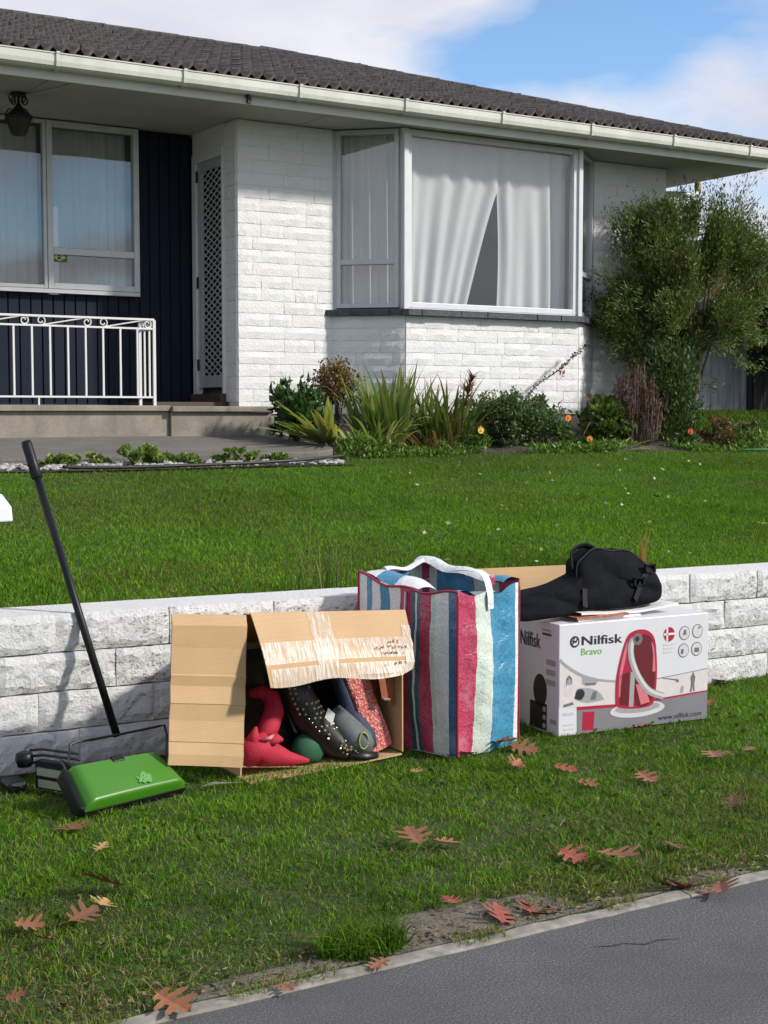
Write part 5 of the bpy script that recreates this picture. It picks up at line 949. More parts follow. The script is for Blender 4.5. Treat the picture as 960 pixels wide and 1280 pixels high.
# ---------------------------------------------------------------- black instrument bag on top
gk = thing('instrument_bag', (3.5, 4.16, .47), 'black padded nylon instrument bag with strap and buckles on the carton', 'bag')
OUT = smooth([(3.37, .60), (3.39, .66), (3.45, .695), (3.52, .702), (3.60, .698), (3.68, .674), (3.74, .632), (3.778, .58), (3.784, .535), (3.762, .497), (3.70, .482), (3.6, .476), (3.5, .474), (3.42, .478), (3.36, .487), (3.335, .51), (3.345, .56), (3.37, .60)], 3)[:-1]
OUT = [(3.335 + (x_ - 3.335) * .95, .474 + (z_ - .474) * (.93 + .03 * math.sin(x_ * 40))) for x_, z_ in OUT]
def yb_(z): return 4.10 + .34 * (z - .47)
cxg, czg = 3.56, .585
def puff(name, OUT, c, th, mat, par):
    rings = [(1.0, 0), (1.0, .5), (.985, .82), (.93, 1.0), (.7, 1.06), (.35, 1.1), (.02, 1.11)]; n = len(OUT); vs = []; fs = []
    allr = [(s, t) for s, t in reversed(rings)] + [(s, -t) for s, t in rings[1:]]
    for s, t in allr:
        for (x_, z_) in OUT: X_ = c[0] + (x_ - c[0]) * s; Z_ = c[1] + (z_ - c[1]) * s; vs.append((X_, yb_(Z_) - th * t + .007 * math.sin(X_ * 27 + Z_ * 41 + 2 * math.sin(Z_ * 23)) * (abs(t) > .9) * (1 if s < .95 else .3), Z_ - .1 * th * t))
    for r_ in range(len(allr) - 1):
        for i in range(n): fs.append((r_ * n + i, (r_ + 1) * n + i, (r_ + 1) * n + (i + 1) % n, r_ * n + (i + 1) % n))
    m = MB(); m.add(vs, fs); return m.build(name, mat, par, smooth=True)
puff('body', OUT, (cxg, czg), .048, 'nylon', gk)
NK = smooth([(3.42, .625), (3.34, .585), (3.22, .560), (3.06, .535), (3.04, .50), (3.06, .462), (3.20, .462), (3.34, .472), (3.42, .49), (3.44, .56), (3.42, .625)], 3)[:-1]
puff('neck', NK, (3.26, .525), .044, 'nylon', gk)
zp = [(x_, yb_(z_) - .048 * .5 - .004, z_) for x_, z_ in OUT]; MB().tube([Vector(p) for p in zp] + [Vector(zp[0])], .0035, 6).build('zip', 'nylon_strap', gk)
hpts = [(3.372, .615), (3.378, .672), (3.41, .697), (3.455, .703), (3.50, .682)]; m = MB(); m.tube([Vector((x_, yb_(z_) - .01, z_)) for x_, z_ in smooth(hpts, 5)], .013, 8, flat=.4); m.build('handle', 'nylon_strap', gk, smooth=True)
def strap(pts, w, name='strap', off=.054):
    P = [Vector((x_, yb_(z_) - off, z_)) for x_, z_ in pts]; m = MB(); d = (P[-1] - P[0]).normalized(); s_ = d.cross(Vector((0, -1, .1))).normalized() * w
    for i in range(len(P) - 1): m.slab([P[i] - s_, P[i + 1] - s_, P[i + 1] + s_, P[i] + s_], (0, -1, 0), .004)
    return m.build(name, 'nylon_strap', gk)
strap([(3.725, .625), (3.66, .575), (3.60, .50)], .011);
for (x_, z_) in ((3.632, .565), (3.70, .61)):
    m = MB()
    for dx, dz, w_, h_ in ((-.022, 0, .004, .026), (.022, 0, .004, .026), (0, .014, .026, .004), (0, -.014, .026, .004)): m.box(x_ + dx - w_, x_ + dx + w_, yb_(z_) - .068, yb_(z_) - .058, z_ + dz - h_ * .6, z_ + dz + h_ * .6)
    m.build('buckle', 'black_plastic', gk)
strap([(3.375, .555), (3.365, .52), (3.36, .49)], .011, 'luggage_tag', .052)
# ---------------------------------------------------------------- letterbox at the left
lb = thing('letterbox', (1.20, 4.62, .5), 'white enamel letterbox on a post behind the wall', 'letterbox')
m = MB(); pr5 = [(-.11, .852), (.11, .852), (.098, .900), (0, .935), (-.098, .900)]
m.add([(1.10, 4.62 + a, z) for a, z in pr5] + [(1.394, 4.62 + a, z) for a, z in pr5], [(4, 3, 2, 1, 0), (5, 6, 7, 8, 9)] + [(i, (i + 1) % 5, 5 + (i + 1) % 5, 5 + i) for i in range(5)]); bevel(m.build('case', 'white_enamel', lb), .005)
MB().box(1.18, 1.22, 4.70, 4.74, .42, .853).build('post', 'white_enamel', lb); MB().box(1.392, 1.397, 4.57, 4.67, .885, .893).build('slot', 'iron_black', lb)

# ---------------------------------------------------------------- fallen oak leaves
def oak_mesh(seed, mat):
    gg = random.Random(seed); st_ = [(.0, .008), (.07, .03), (.15, .08), (.17, .25), (.23, .30), (.27, .12), (.33, .11), (.36, .40), (.41, .47), (.45, .40), (.49, .15), (.57, .12), (.60, .31), (.66, .40), (.70, .30), (.74, .13), (.82, .12), (.86, .17), (.92, .11), (1.0, .006)]
    sw_ = {3: .0, 4: .03, 7: .07, 8: .12, 9: .09, 12: .07, 13: .13, 14: .10, 17: .04}; m = MB(); mid = []; Lp = []; Rp = []; cb_ = gg.uniform(.1, .5); tw = gg.uniform(-.3, .3); k1, k2 = gg.uniform(.05, .45), gg.uniform(.05, .45)
    def zf(s, w): return .30 * cb_ * (s - .5) ** 2 * 1.6 + abs(w) ** 1.5 * (k1 if w > 0 else k2) * 1.2 + tw * w * (s - .4)
    for i, (s, w) in enumerate(st_):
        mid.append((s, 0, zf(s, 0))); fl_, fr2 = (gg.uniform(.75, 1.15), gg.uniform(.75, 1.15)) if w < .14 or i == 0 else (fl_, fr2); wl, wr = w * fl_, w * fr2; sl1 = s + sw_.get(i, 0)
        Lp.append((sl1, wl, zf(s, wl) + .02)); Rp.append((sl1, -wr, zf(s, -wr) + .02))
    n = len(mid); vs = mid + Lp + Rp + [(-.28, .0, .12), (-.28, .02, .12), (0, .012, mid[0][2])]
    fs = [(i, i + 1, n + i + 1, n + i) for i in range(n - 1)] + [(i + 1, i, 2 * n + i, 2 * n + i + 1) for i in range(n - 1)] + [(3 * n, 3 * n + 1, 3 * n + 2, 0)]
    m.add(vs, fs); return m.mesh('oak_leaf', mat)
OM = {k_: [oak_mesh(500 + i + 31 * j, k_) for i in range(4)] for j, k_ in enumerate(('oak_leaf', 'leaf_red', 'leaf_tan'))}
LV = [  # x, y, length, heading, kind, label ('' = shares the common label)
    (1.327, 3.733, 0.113, 1.48, 'oak_leaf', 'brown oak leaf on the grass just below the green sweeper'),
    (1.296, 3.537, 0.053, 0.65, 'leaf_tan', ''),
    (1.269, 3.245, 0.116, 2.49, 'oak_leaf', 'broad brown oak leaf lying beside a small tan leaf'),
    (1.167, 3.163, 0.065, 0.97, 'leaf_tan', ''),
    (1.068, 3.101, 0.088, 0.42, 'oak_leaf', 'brown oak leaf overlapping a small red leaf'),
    (1.015, 3.017, 0.051, 2.52, 'leaf_red', 'small red leaf partly under a brown leaf'),
    (0.956, 3.157, 0.071, 5.76, 'oak_leaf', ''),
    (1.094, 2.663, 0.095, 5.03, 'oak_leaf', 'large pinkish brown oak leaf with long stem beside the footpath edging'),
    (1.344, 2.592, 0.046, 4.81, 'oak_leaf', 'small brown leaf on the edging near the grass tuft'),
    (1.587, 2.625, 0.052, 1.39, 'leaf_tan', 'tan leaf tip lying against the dense grass tuft'),
    (1.610, 2.589, 0.052, 3.37, 'oak_leaf', 'brown leaf tucked beside the dense grass tuft'),
    (1.914, 2.760, 0.057, 1.74, 'leaf_red', 'small red curled leaf on the bare dirt patch'),
    (1.942, 2.629, 0.089, 1.08, 'leaf_red', 'pink star-shaped oak leaf on the bare dirt patch'),
    (2.031, 2.643, 0.113, 0.67, 'leaf_red', 'large red oak leaf overlapping the edge of the dirt patch'),
    (2.069, 3.165, 0.103, 1.35, 'oak_leaf', 'larger of two touching brown leaves on the open grass'),
    (2.121, 3.192, 0.075, 5.82, 'oak_leaf', 'smaller of two touching brown leaves on the open grass'),
    (2.452, 3.821, 0.044, 5.21, 'leaf_tan', 'tiny tan leaf in front of the cardboard box corner'),
    (2.366, 2.958, 0.088, 5.07, 'leaf_red', 'red leaf beside a large orange brown leaf'),
    (2.427, 2.880, 0.116, 5.03, 'oak_leaf', 'large orange brown leaf beside a red leaf above the dirt patch'),
    (2.649, 2.800, 0.074, 1.21, 'oak_leaf', ''),
    (2.522, 2.578, 0.106, 1.95, 'leaf_red', 'red oak leaf at the verge edge touching a brown leaf'),
    (2.594, 2.584, 0.102, 3.94, 'oak_leaf', 'brown oak leaf at the verge edge touching a red leaf'),
    (3.080, 3.446, 0.083, 4.60, 'oak_leaf', 'brown leaf in front of the web address on the carton'),
    (2.836, 3.457, 0.063, 5.37, 'oak_leaf', 'brown leaf in front of the left end of the carton'),
    (2.884, 3.639, 0.078, 5.53, 'leaf_red', 'red leaf lying between the striped bag and the carton'),
    (2.761, 3.690, 0.071, 0.54, 'oak_leaf', 'brown leaf in front of the right side of the striped bag'),
    (3.149, 3.089, 0.095, 3.80, 'oak_leaf', ''),
    (3.477, 3.529, 0.119, 4.22, 'oak_leaf', 'brown leaf in front of the right end of the carton'),
    (3.654, 3.488, 0.063, 3.18, 'oak_leaf', ''),
    (4.380, 4.368, 0.140, 1.12, 'leaf_red', 'dark red leaf at the foot of the white wall beside the carton'),
    (3.558, 3.900, 0.082, 2.97, 'leaf_red', 'red leaf tucked under the front of the vacuum carton'),
    (2.724, 3.927, 0.111, 0.56, 'leaf_red', 'red leaf below the front corner of the striped bag'),
    (2.864, 3.988, 0.114, 5.87, 'oak_leaf', 'brown leaf beside the foot of the striped bag'),
    (2.930, 3.934, 0.101, 5.44, 'oak_leaf', ''),
    (4.073, 4.113, 0.102, 3.44, 'leaf_red', 'orange red leaf standing against the carton side'),
    (1.322, 4.236, 0.067, 1.89, 'leaf_tan', 'tan leaf in front of the rods beside the sweeper'),
    (0.822, 2.780, 0.044, 5.71, 'oak_leaf', ''),
    (6.189, 6.764, 0.081, 3.59, 'oak_leaf', 'small brown leaf on the upper lawn'),
    (5.876, 5.668, 0.081, 5.54, 'leaf_tan', 'pale tan leaf on the upper lawn'),
    (2.864, 5.911, 0.034, 5.33, 'leaf_tan', 'tiny tan leaf in the middle of the upper lawn'),
]
def put_leaf(x, y, l, a, k_, lab, i):
    z = float(verge_z(x, y)) if y < 4.5 else float(lawn_z(x, y)); up_ = .022 if 2.72 < y or not any(abs(x - p[0]) < p[2] * .8 for p in PATCH) else .012
    gg = random.Random(i * 7 + 1); o = bpy.data.objects.new('oak_leaf', gg.choice(OM[k_])); COL.objects.link(o); o.location = (x, y, z + up_ * 1.25); o.scale = (l * 1.12 * gg.uniform(.92, 1.08), l * 1.12 * gg.uniform(.8, 1.1), l * gg.uniform(.6, 1.7)); o.rotation_euler = (gg.uniform(-.1, .5), gg.uniform(-.25, .25), a)
    tag(o, lab or {'oak_leaf': 'brown lobed oak leaf lying on the verge grass', 'leaf_red': 'reddish lobed oak leaf lying on the verge grass', 'leaf_tan': 'small pale tan leaf lying on the verge grass'}[k_], 'leaf', 'fallen oak leaves')
for i, q in enumerate(LV): put_leaf(*q, i)

# ================================================================ GARDEN
def join(parts):
    V, L, S, C = [], [], [], []; k = 0
    for v, l, s, c in parts: V.append(v); L.append(l + k); S.append(s); C.append(c); k += len(v)
    return np.concatenate(V), np.concatenate(L), np.concatenate(S), np.concatenate(C)
def strap_leaf(p, a, tilt, ln, w, droop, col, tip=None, n=7):
    """sword-shaped leaf with a folded keel: returns arrays"""
    p = np.array(p, float); d = np.array([math.cos(a), math.sin(a), 0]); s = np.array([-math.sin(a), math.cos(a), 0]); V = []; C = []; q = p.copy(); th = tilt
    for i in range(n + 1):
        t = i / n; ww = w * (0.55 + .6 * min(t * 3, 1) - .15) * (1 - max(0, t - .55) / .45) ** .8 if t < 1 else .0005
        k = d * math.sin(th) + np.array([0, 0, math.cos(th)]); nn = np.cross(s, k)
        V += [q - s * ww * .5 + nn * ww * .15, q, q + s * ww * .5 + nn * ww * .15]; cc = np.array(col) * (.85 + .3 * t)
        if tip is not None and t > .6: cc = cc * (1 - (t - .6) / .4) + np.array(tip) * (t - .6) / .4
        C += [cc] * 3; q = q + k * ln / n; th += droop / n * (.3 + 1.4 * t)
    L = []; 
    for i in range(n):
        b0 = i * 3; L += [b0, b0 + 1, b0 + 4, b0 + 3, b0 + 1, b0 + 2, b0 + 5, b0 + 4]
    return np.array(V), np.array(L), np.full(2 * n, 4), np.clip(np.array(C), .002, 1)
def strap_plant(name, label, base, n, spread, ln, w, cols, tilt=(.05, .6), droop=(.2, .9), tips=((.3, .22, .08),), seed=1, arange=(0, 6.283), cat='plant', group=None):
    gg = random.Random(seed); ps = []
    for i in range(n):
        a = gg.uniform(*arange); r = spread * math.sqrt(gg.random()); b_ = (base[0] + r * math.cos(a + 1), base[1] + r * .6 * math.sin(a + 1), base[2] - .02); c = np.array(gg.choice(cols)) * gg.uniform(.75, 1.3)
        ps.append(strap_leaf(b_, a, gg.uniform(*tilt), ln * gg.uniform(.55, 1.1), w * gg.uniform(.7, 1.2), gg.uniform(*droop), c, gg.choice(tips) if gg.random() < .45 else None))
    V, L, S, C = join(ps); return tag(np_obj(name, V, L, S, C, 'foliage', org=tuple(base)), label, cat, group)
def bush(name, label, base, rad, n_tw, n_lf, ll, lw, cols, seed, stem='bark', up=.7, shape=1.0, cat='shrub', group=None, hmin=.1, stemcol=None, lean=(0, 0)):
    """stems fan out from the base, leaves spread along the twigs"""
    gg = np.random.default_rng(seed); t = thing(name, base, label, cat, group); m = MB(); P = []; Dv = []; B = np.array(base)
    for i in range(n_tw):
        a = gg.uniform(0, 2 * np.pi); r = np.sqrt(gg.random()); z = hmin + (1 - hmin) * gg.random() ** .7; k = np.sqrt(max(0, 1 - (2 * z - 1) ** 2 * shape * .8))
        tip = B + np.array([rad[0] * r * k * np.cos(a) + lean[0] * z, rad[1] * r * k * np.sin(a) + lean[1] * z, rad[2] * z * (.8 + .25 * gg.random())]); st = B + np.array([.06 * rad[0] * np.cos(a), .06 * rad[1] * np.sin(a), 0]); mid = st * .45 + tip * .55 + gg.normal(size=3) * .04 * rad[2]; mid[2] += .08 * rad[2]
        if i % 3 == 0: m.tube([st, mid, tip], [.006, .004, .0015], 5)
        u = gg.uniform(.45, 1.05, n_lf)[:, None]; pts = mid * (1 - u) + tip * u + gg.normal(size=(n_lf, 3)) * np.array([.07, .07, .05]) * rad[2]; pts[:, 2] = np.maximum(pts[:, 2], B[2] + .01); P.append(pts)
        d = (tip - st) / (np.linalg.norm(tip - st) + 1e-6) * up + gg.normal(size=(n_lf, 3)) * .6; Dv.append(d)
    m.build('stems', stem, t, smooth=True); P = np.concatenate(P); Dv = np.concatenate(Dv); N = len(P); C = pal(N, cols, gg, .28)
    np_obj('foliage', *leaves(P, Dv, gg.uniform(.6, 1.3, N) * ll, gg.uniform(.7, 1.2, N) * lw, C, seed), 'foliage', t); return t
gz = lambda x, y: float(bed_z(x, y))
IR = [(.13, .21, .045), (.095, .17, .032), (.17, .24, .065), (.24, .26, .09)]; IRD = [(.085, .15, .03), (.06, .115, .022), (.12, .17, .045), (.18, .15, .06)]
PALE = [(.46, .46, .17), (.40, .34, .13), (.30, .37, .11)]
strap_plant('iris_clump', 'pale yellowing strap leaves fanning over the end of the path', (5.66, 10.08, .97), 34, .10, .62, .05, PALE, (.75, 1.3), (.15, .7), seed=1, arange=(2.6, 4.4))
bush('artichoke_plant', 'dark green jagged leafy plant at the porch end of the bed', (5.52, 10.30, .97), (.27, .24, .44), 46, 26, .09, .036, [(.035, .085, .022), (.05, .105, .028), (.08, .135, .045)], 31, cat='plant')
bush('dry_hydrangea', 'dried brown flower heads on thin stems against the white wall', (6.02, 10.55, 1.0), (.24, .18, .62), 52, 56, .03, .022, [(.17, .10, .04), (.24, .155, .06), (.10, .06, .025)], 32, hmin=.55, cat='plant')
strap_plant('iris_clump', 'tall upright green iris fan standing before the angled wall', (6.30, 10.22, .95), 100, .24, .70, .045, IR, (.02, .48), (.05, .8), seed=2)
strap_plant('iris_clump', 'drooping half-withered iris leaves at the front of the bed', (6.02, 9.98, .90), 62, .26, .46, .032, PALE + IR[:2], (.3, .9), (.8, 2.2), seed=3)
strap_plant('daylily_clump', 'arching dark green grassy clump below the large bay pane', (6.80, 10.20, .93), 190, .32, .62, .026, IRD, (.1, .75), (.3, 1.3), seed=4)
strap_plant('daylily_clump', 'brown withered leaf bases between the two green clumps', (6.55, 10.0, .90), 46, .2, .34, .02, [(.20, .11, .05), (.26, .16, .08), (.12, .07, .03)], (.4, 1.1), (1.0, 2.4), seed=5)
# red-brown lily stem
t = thing('red_lily', (7.08, 10.30, .93), 'reddish brown leafy lily stem leaning over the green bush', 'plant'); gg = random.Random(4); ps = []
pts = [(7.08, 10.30, .93), (7.12, 10.30, 1.15), (7.20, 10.30, 1.36), (7.26, 10.30, 1.52)]; MB().tube([Vector(p) for p in pts], [.012, .010, .007, .004], 6).build('stem', 'bark', t, smooth=True)
for i in range(120):
    u = .22 + .78 * gg.random(); k = min(int(u * 3), 2); f_ = u * 3 - k; p = np.array(pts[k]) * (1 - f_) + np.array(pts[k + 1]) * f_; ps.append(strap_leaf(p, gg.uniform(0, 6.28), gg.uniform(.5, 1.1), gg.uniform(.09, .17) * (1.2 - .5 * u), .016, gg.uniform(.2, .9), np.array(gg.choice([(.20, .045, .022), (.13, .035, .02), (.09, .05, .02)])) * gg.uniform(.8, 1.3), n=4))
np_obj('foliage', *join(ps), 'foliage', t)
bush('green_bush', 'low dense dark green bush with soft leaves under the bay window', (7.62, 10.22, .88), (.60, .36, .48), 150, 80, .034, .019, [(.075, .13, .045), (.10, .165, .06), (.05, .095, .035), (.15, .20, .10)], 33)
bush('reddish_shrub', 'thin brownish green shrub beside the concrete foundation', (8.02, 10.30, .88), (.26, .22, .36), 40, 40, .032, .016, [(.09, .075, .03), (.05, .07, .025), (.13, .07, .04)], 34)
def flower_plant(label, x, y, h, mat, seed, n=14):
    z = gz(x, y); t = bush('marigold', label, (x, y, z), (.11, .09, h * .85), 16, 16, .05, .022, [(.075, .15, .02), (.055, .115, .018)], seed, cat='flower'); m = MB(); c = Vector((x + .01, y - .06, z + h))
    m2 = MB(); m2.tube([(x, y, z), (x, y - .03, z + h * .6), c], .003, 5); m2.build('stalk', 'bark', t)
    for k_ in range(n):
        a = k_ * 2 * math.pi / n; d = Vector((math.cos(a), -.25, math.sin(a) * .9)); s_ = Vector((-math.sin(a), 0, math.cos(a))) * .008; m.add([c + d * .004, c + d * .022 + s_, c + d * .036 + Vector((0, .004, 0)), c + d * .022 - s_], [(0, 1, 2, 3)])
    m.lathe([(.012, -.004), (.010, .004), (.002, .008)], c + Vector((0, -.006, 0)), 8); m.build('flower_head', mat, t)
flower_plant('orange flowered marigold standing before the bare foundation', 8.00, 9.98, .26, 'petal_orange', 41); flower_plant('orange marigold bloom low at the lawn edge', 8.16, 9.88, .10, 'petal_orange', 42); flower_plant('yellow marigold bloom at the left of the green bush', 7.02, 9.92, .16, 'petal_yellow', 43); flower_plant('red flower at the foot of the tree trunk', 9.42, 9.95, .14, 'petal_red', 44)
# long flower spike leaning over the wall
t = thing('flower_spike', (7.86, 10.5, .95), 'long bare flower spike arching diagonally across the white wall', 'plant'); gg = random.Random(8)
for pts in ([(7.86, 10.5, .95), (7.93, 10.5, 1.22), (8.08, 10.5, 1.42), (8.36, 10.5, 1.585), (8.55, 10.5, 1.73), (8.71, 10.5, 1.84)], [(7.84, 10.5, .95), (7.80, 10.5, 1.2), (7.84, 10.5, 1.42)], [(7.90, 10.48, .95), (7.99, 10.46, 1.2), (8.13, 10.44, 1.35)]):
    pts = [Vector(p) for p in smooth(pts, 6)]; L0_ = len(pts); MB().tube(pts, [.008 - .005 * i / L0_ for i in range(L0_)], 5).build('stalk', 'bark', t, smooth=True); P = []; 
    for i in range(5, L0_): P += [np.array(pts[i]) + np.array([gg.gauss(0, .006) for _ in range(3)]) for _ in range(6)]
    P = np.array(P); N = len(P); g2 = np.random.default_rng(3); np_obj('seed_pods', *leaves(P, g2.normal(size=(N, 3)), np.full(N, .03), np.full(N, .016), pal(N, [(.05, .028, .02), (.04, .03, .018), (.10, .05, .04)], g2, .2), 5), 'foliage', t)['kind'] = 'stuff'
P = np.array([[8.385, 10.47, 1.56]] * 14) + np.random.default_rng(2).normal(size=(14, 3)) * .02; np_obj('faded_flower', *leaves(P, np.random.default_rng(4).normal(size=(14, 3)), np.full(14, .035), np.full(14, .02), pal(14, [(.34, .13, .12), (.22, .08, .08)], np.random.default_rng(1), .2), 6), 'foliage', t)
t = thing('seed_stem', (8.50, 10.2, .9), 'short dark seed stem with red tip before the wall corner', 'plant')
MB().tube([Vector(p) for p in smooth([(8.35, 10.2, .88), (8.42, 10.2, 1.0), (8.50, 10.2, 1.12), (8.58, 10.2, 1.20)], 5)], .006, 5).build('stalk', 'bark', t); MB().tube([(8.55, 10.25, .9), (8.555, 10.25, 1.15), (8.545, 10.25, 1.36)], .004, 5).build('stalk', 'bark', t)
P = np.concatenate([np.array([[8.54, 10.25, 1.33]] * 16), np.array([[8.50, 10.2, 1.12]] * 14), np.array([[8.45, 10.2, 1.02]] * 12)]) + np.random.default_rng(7).normal(size=(42, 3)) * .028; np_obj('seed_pods', *leaves(P, np.random.default_rng(4).normal(size=(42, 3)), np.full(42, .035), np.full(42, .02), pal(42, [(.15, .05, .05), (.06, .035, .03)], np.random.default_rng(1), .2), 6), 'foliage', t)['kind'] = 'stuff'
bush('lime_shrub', 'yellow green leafy shrub between wall corner and dead bush', (8.72, 10.28, .88), (.26, .24, .44), 50, 46, .055, .036, [(.12, .18, .03), (.085, .14, .025), (.05, .09, .018)], 35)
# dead brown bush: mostly bare upright twigs
t = thing('dead_bush', (9.06, 10.22, .86), 'dead reddish brown bush of bare upright twigs beside the tree', 'shrub'); gg = np.random.default_rng(6); m = MB(); P = []; Dv = []
for i in range(150):
    a = gg.uniform(0, 6.283); r = gg.random() ** .5; tp = np.array([9.06 + .30 * r * np.cos(a) * (.9), 10.22 + .24 * r * np.sin(a), .86 + .85 * (1 - .45 * r * r) * gg.uniform(.55, 1.05)]); st_ = np.array([9.06 + .13 * r * np.cos(a), 10.22 + .1 * r * np.sin(a), .85]); md = st_ * .5 + tp * .5 + np.array([.05 * np.cos(a), .05 * np.sin(a), -.04]); m.tube([st_, md, tp], [.006, .004, .0015], 4)
    n = 14; u = gg.uniform(.25, 1.0, n)[:, None]; P.append(md * (1 - u) + tp * u + gg.normal(size=(n, 3)) * .02); Dv.append(np.array([[0, 0, 1.0]]) + gg.normal(size=(n, 3)) * .35)
m.build('twigs', 'bark', t)['kind'] = 'stuff'; P = np.concatenate(P); Dv = np.concatenate(Dv); N = len(P); np_obj('foliage', *leaves(P, Dv, gg.uniform(.035, .075, N), gg.uniform(.007, .014, N), pal(N, [(.075, .026, .022), (.11, .04, .032), (.045, .018, .015), (.18, .11, .09)], gg, .25), 12), 'foliage', t)
strap_plant('fallen_leaves', 'pale withered strap leaves lying at the lawn edge', (8.52, 9.85, .845), 12, .10, .42, .025, [(.36, .34, .17), (.28, .26, .12)], (1.0, 1.35), (.3, .9), seed=9, arange=(-.6, .6))
# tree
tr_ = thing('willowy_tree', (10.15, 10.72, .90), 'bushy fine-leaved tree standing at the right end of the house', 'tree'); gg = np.random.default_rng(21)
tk = [(10.15, 10.70, .86), (10.20, 10.70, 1.1), (10.28, 10.71, 1.4), (10.33, 10.72, 1.75), (10.29, 10.72, 2.2), (10.27, 10.72, 2.7)]
MB().tube([Vector(p) for p in smooth(tk, 4)], [.048 - .034 * i / 20 for i in range(21)], 10).build('trunk', 'bark', tr_, smooth=True)
MB().tube([Vector(p) for p in smooth([(10.10, 10.68, .88), (10.06, 10.68, 1.2), (10.02, 10.68, 1.7), (9.96, 10.68, 2.1)], 4)], [.016] * 13, 7).build('trunk', 'bark', tr_, smooth=True)
limbs = []; m = MB(); CC = np.array([10.12, 10.70, 2.34])
for i in range(34):
    a = gg.uniform(0, 6.283); st_ = np.array(tk[gg.integers(2, 6)]); el = gg.uniform(-.85, 1.0); tp = CC + np.array([1.06 * np.cos(a) * np.cos(el) * gg.uniform(.6, 1.0), .40 * np.sin(a) * np.cos(el) * gg.uniform(.6, 1), .9 * np.sin(el) * gg.uniform(.8, 1.05)]); md = st_ * .5 + tp * .5 + np.array([0, 0, .08]); m.tube([st_, md, tp], [.016, .009, .003], 6); limbs.append((st_, md, tp))
m.build('limbs', 'bark', tr_, smooth=True); P = []; Dv = []; Cc = []; TW = MB()
GT = [(.10, .145, .030), (.13, .175, .040), (.065, .10, .024), (.17, .20, .06)]
for i in range(1000):
    st_, md, tp = limbs[gg.integers(0, 34)]; u = gg.uniform(.25, 1.05); q = (md * (1 - u) + tp * u) if u > .3 else st_ * .3 + md * .7; out = (q - CC) * np.array([.7, .7, .5]); d = out / (np.linalg.norm(out) + .2) + np.array([0, 0, gg.uniform(.5, 1.5)]) + gg.normal(size=3) * .3; d /= np.linalg.norm(d); ln = gg.uniform(.18, .50); e = q + d * ln
    if (e[0] - 10.15) ** 2 / 1.36 + (e[2] - 2.36) ** 2 / 1.0 > 1.0 and gg.random() < .8: continue
    if i % 2 == 0: TW.tube([q, q + d * ln * .5, e], [.004, .003, .001], 4)
    n = int(70 + 40 * gg.random()); v = gg.uniform(.0, 1.0, n)[:, None]; P.append(q + d * ln * v + gg.normal(size=(n, 3)) * .04); Dv.append(d * .9 + gg.normal(size=(n, 3)) * .5); Cc.append(pal(n, GT, gg, .22) * gg.uniform(.7, 1.25))
# tall wispy shoots at the top
for i, (sx, sz, ex, ez) in enumerate([(a_ + .33, b_, c_ + .33, d_) for a_, b_, c_, d_ in [(10.25, 3.0, 10.40, 3.52), (10.45, 2.95, 10.50, 3.42), (10.1, 3.0, 10.22, 3.45), (10.6, 2.9, 10.62, 3.35), (9.3, 2.85, 9.20, 3.22), (9.05, 2.8, 8.92, 3.18), (9.15, 2.7, 9.02, 3.08), (9.6, 2.95, 9.62, 3.32), (9.9, 2.95, 9.95, 3.35), (10.3, 2.95, 10.70, 3.66), (10.75, 2.7, 10.82, 3.1), (8.95, 2.3, 8.72, 2.62), (8.9, 2.0, 8.68, 2.2), (10.85, 2.2, 11.1, 2.4), (10.8, 1.9, 11.05, 2.0), (9.1, 2.1, 8.8, 2.2), (9.0, 1.9, 8.8, 1.75), (9.4, 1.6, 9.2, 1.5), (10.5, 1.8, 10.7, 1.65)]]):
    for k_ in range(2):
        q = np.array([sx, 10.72 + gg.normal() * .1, sz]) + gg.normal(size=3) * .05; e = np.array([ex, 10.70 + gg.normal() * .1, ez]) + gg.normal(size=3) * .05; TW.tube([q, (q + e) / 2, e], [.004, .003, .001], 4); n = 120; v = gg.uniform(-.3, 1.0, n)[:, None]; P.append(q + (e - q) * v + gg.normal(size=(n, 3)) * .035); Dv.append((e - q) * 1.5 + gg.normal(size=(n, 3)) * .4); Cc.append(pal(n, [(.16, .21, .055), (.12, .175, .042)], gg, .2))
TW.build('twigs', 'bark', tr_)['kind'] = 'stuff'; P = np.concatenate(P); Dv = np.concatenate(Dv); N = len(P); np_obj('crown', *leaves(P, Dv, gg.uniform(.035, .07, N), gg.uniform(.008, .015, N), np.concatenate(Cc), 14), 'foliage', tr_)
bush('leafy_suckers', 'upright green leafy suckers under the tree beside the dead bush', (9.55, 10.32, .86), (.27, .22, 1.0), 100, 70, .05, .018, [(.05, .095, .02), (.07, .12, .03), (.035, .07, .015)], 36, up=1.2, shape=.5)
bush('rose_bush', 'small reddish tipped rose bush beyond the red flower', (9.88, 9.95, .85), (.22, .2, .30), 34, 34, .04, .02, [(.13, .10, .04), (.08, .11, .035), (.20, .08, .04)], 37)
bush('small_shrub', 'small sparse shrub with pale buds at the far bed end', (10.36, 10.0, .86), (.24, .2, .28), 26, 26, .036, .018, [(.10, .12, .045), (.06, .09, .03), (.22, .2, .1)], 38)
bush('small_shrub', 'low dark shrub between the rose bush and the last shrub', (10.12, 9.98, .85), (.2, .18, .14), 26, 30, .03, .016, [(.03, .045, .018), (.05, .06, .025)], 39)
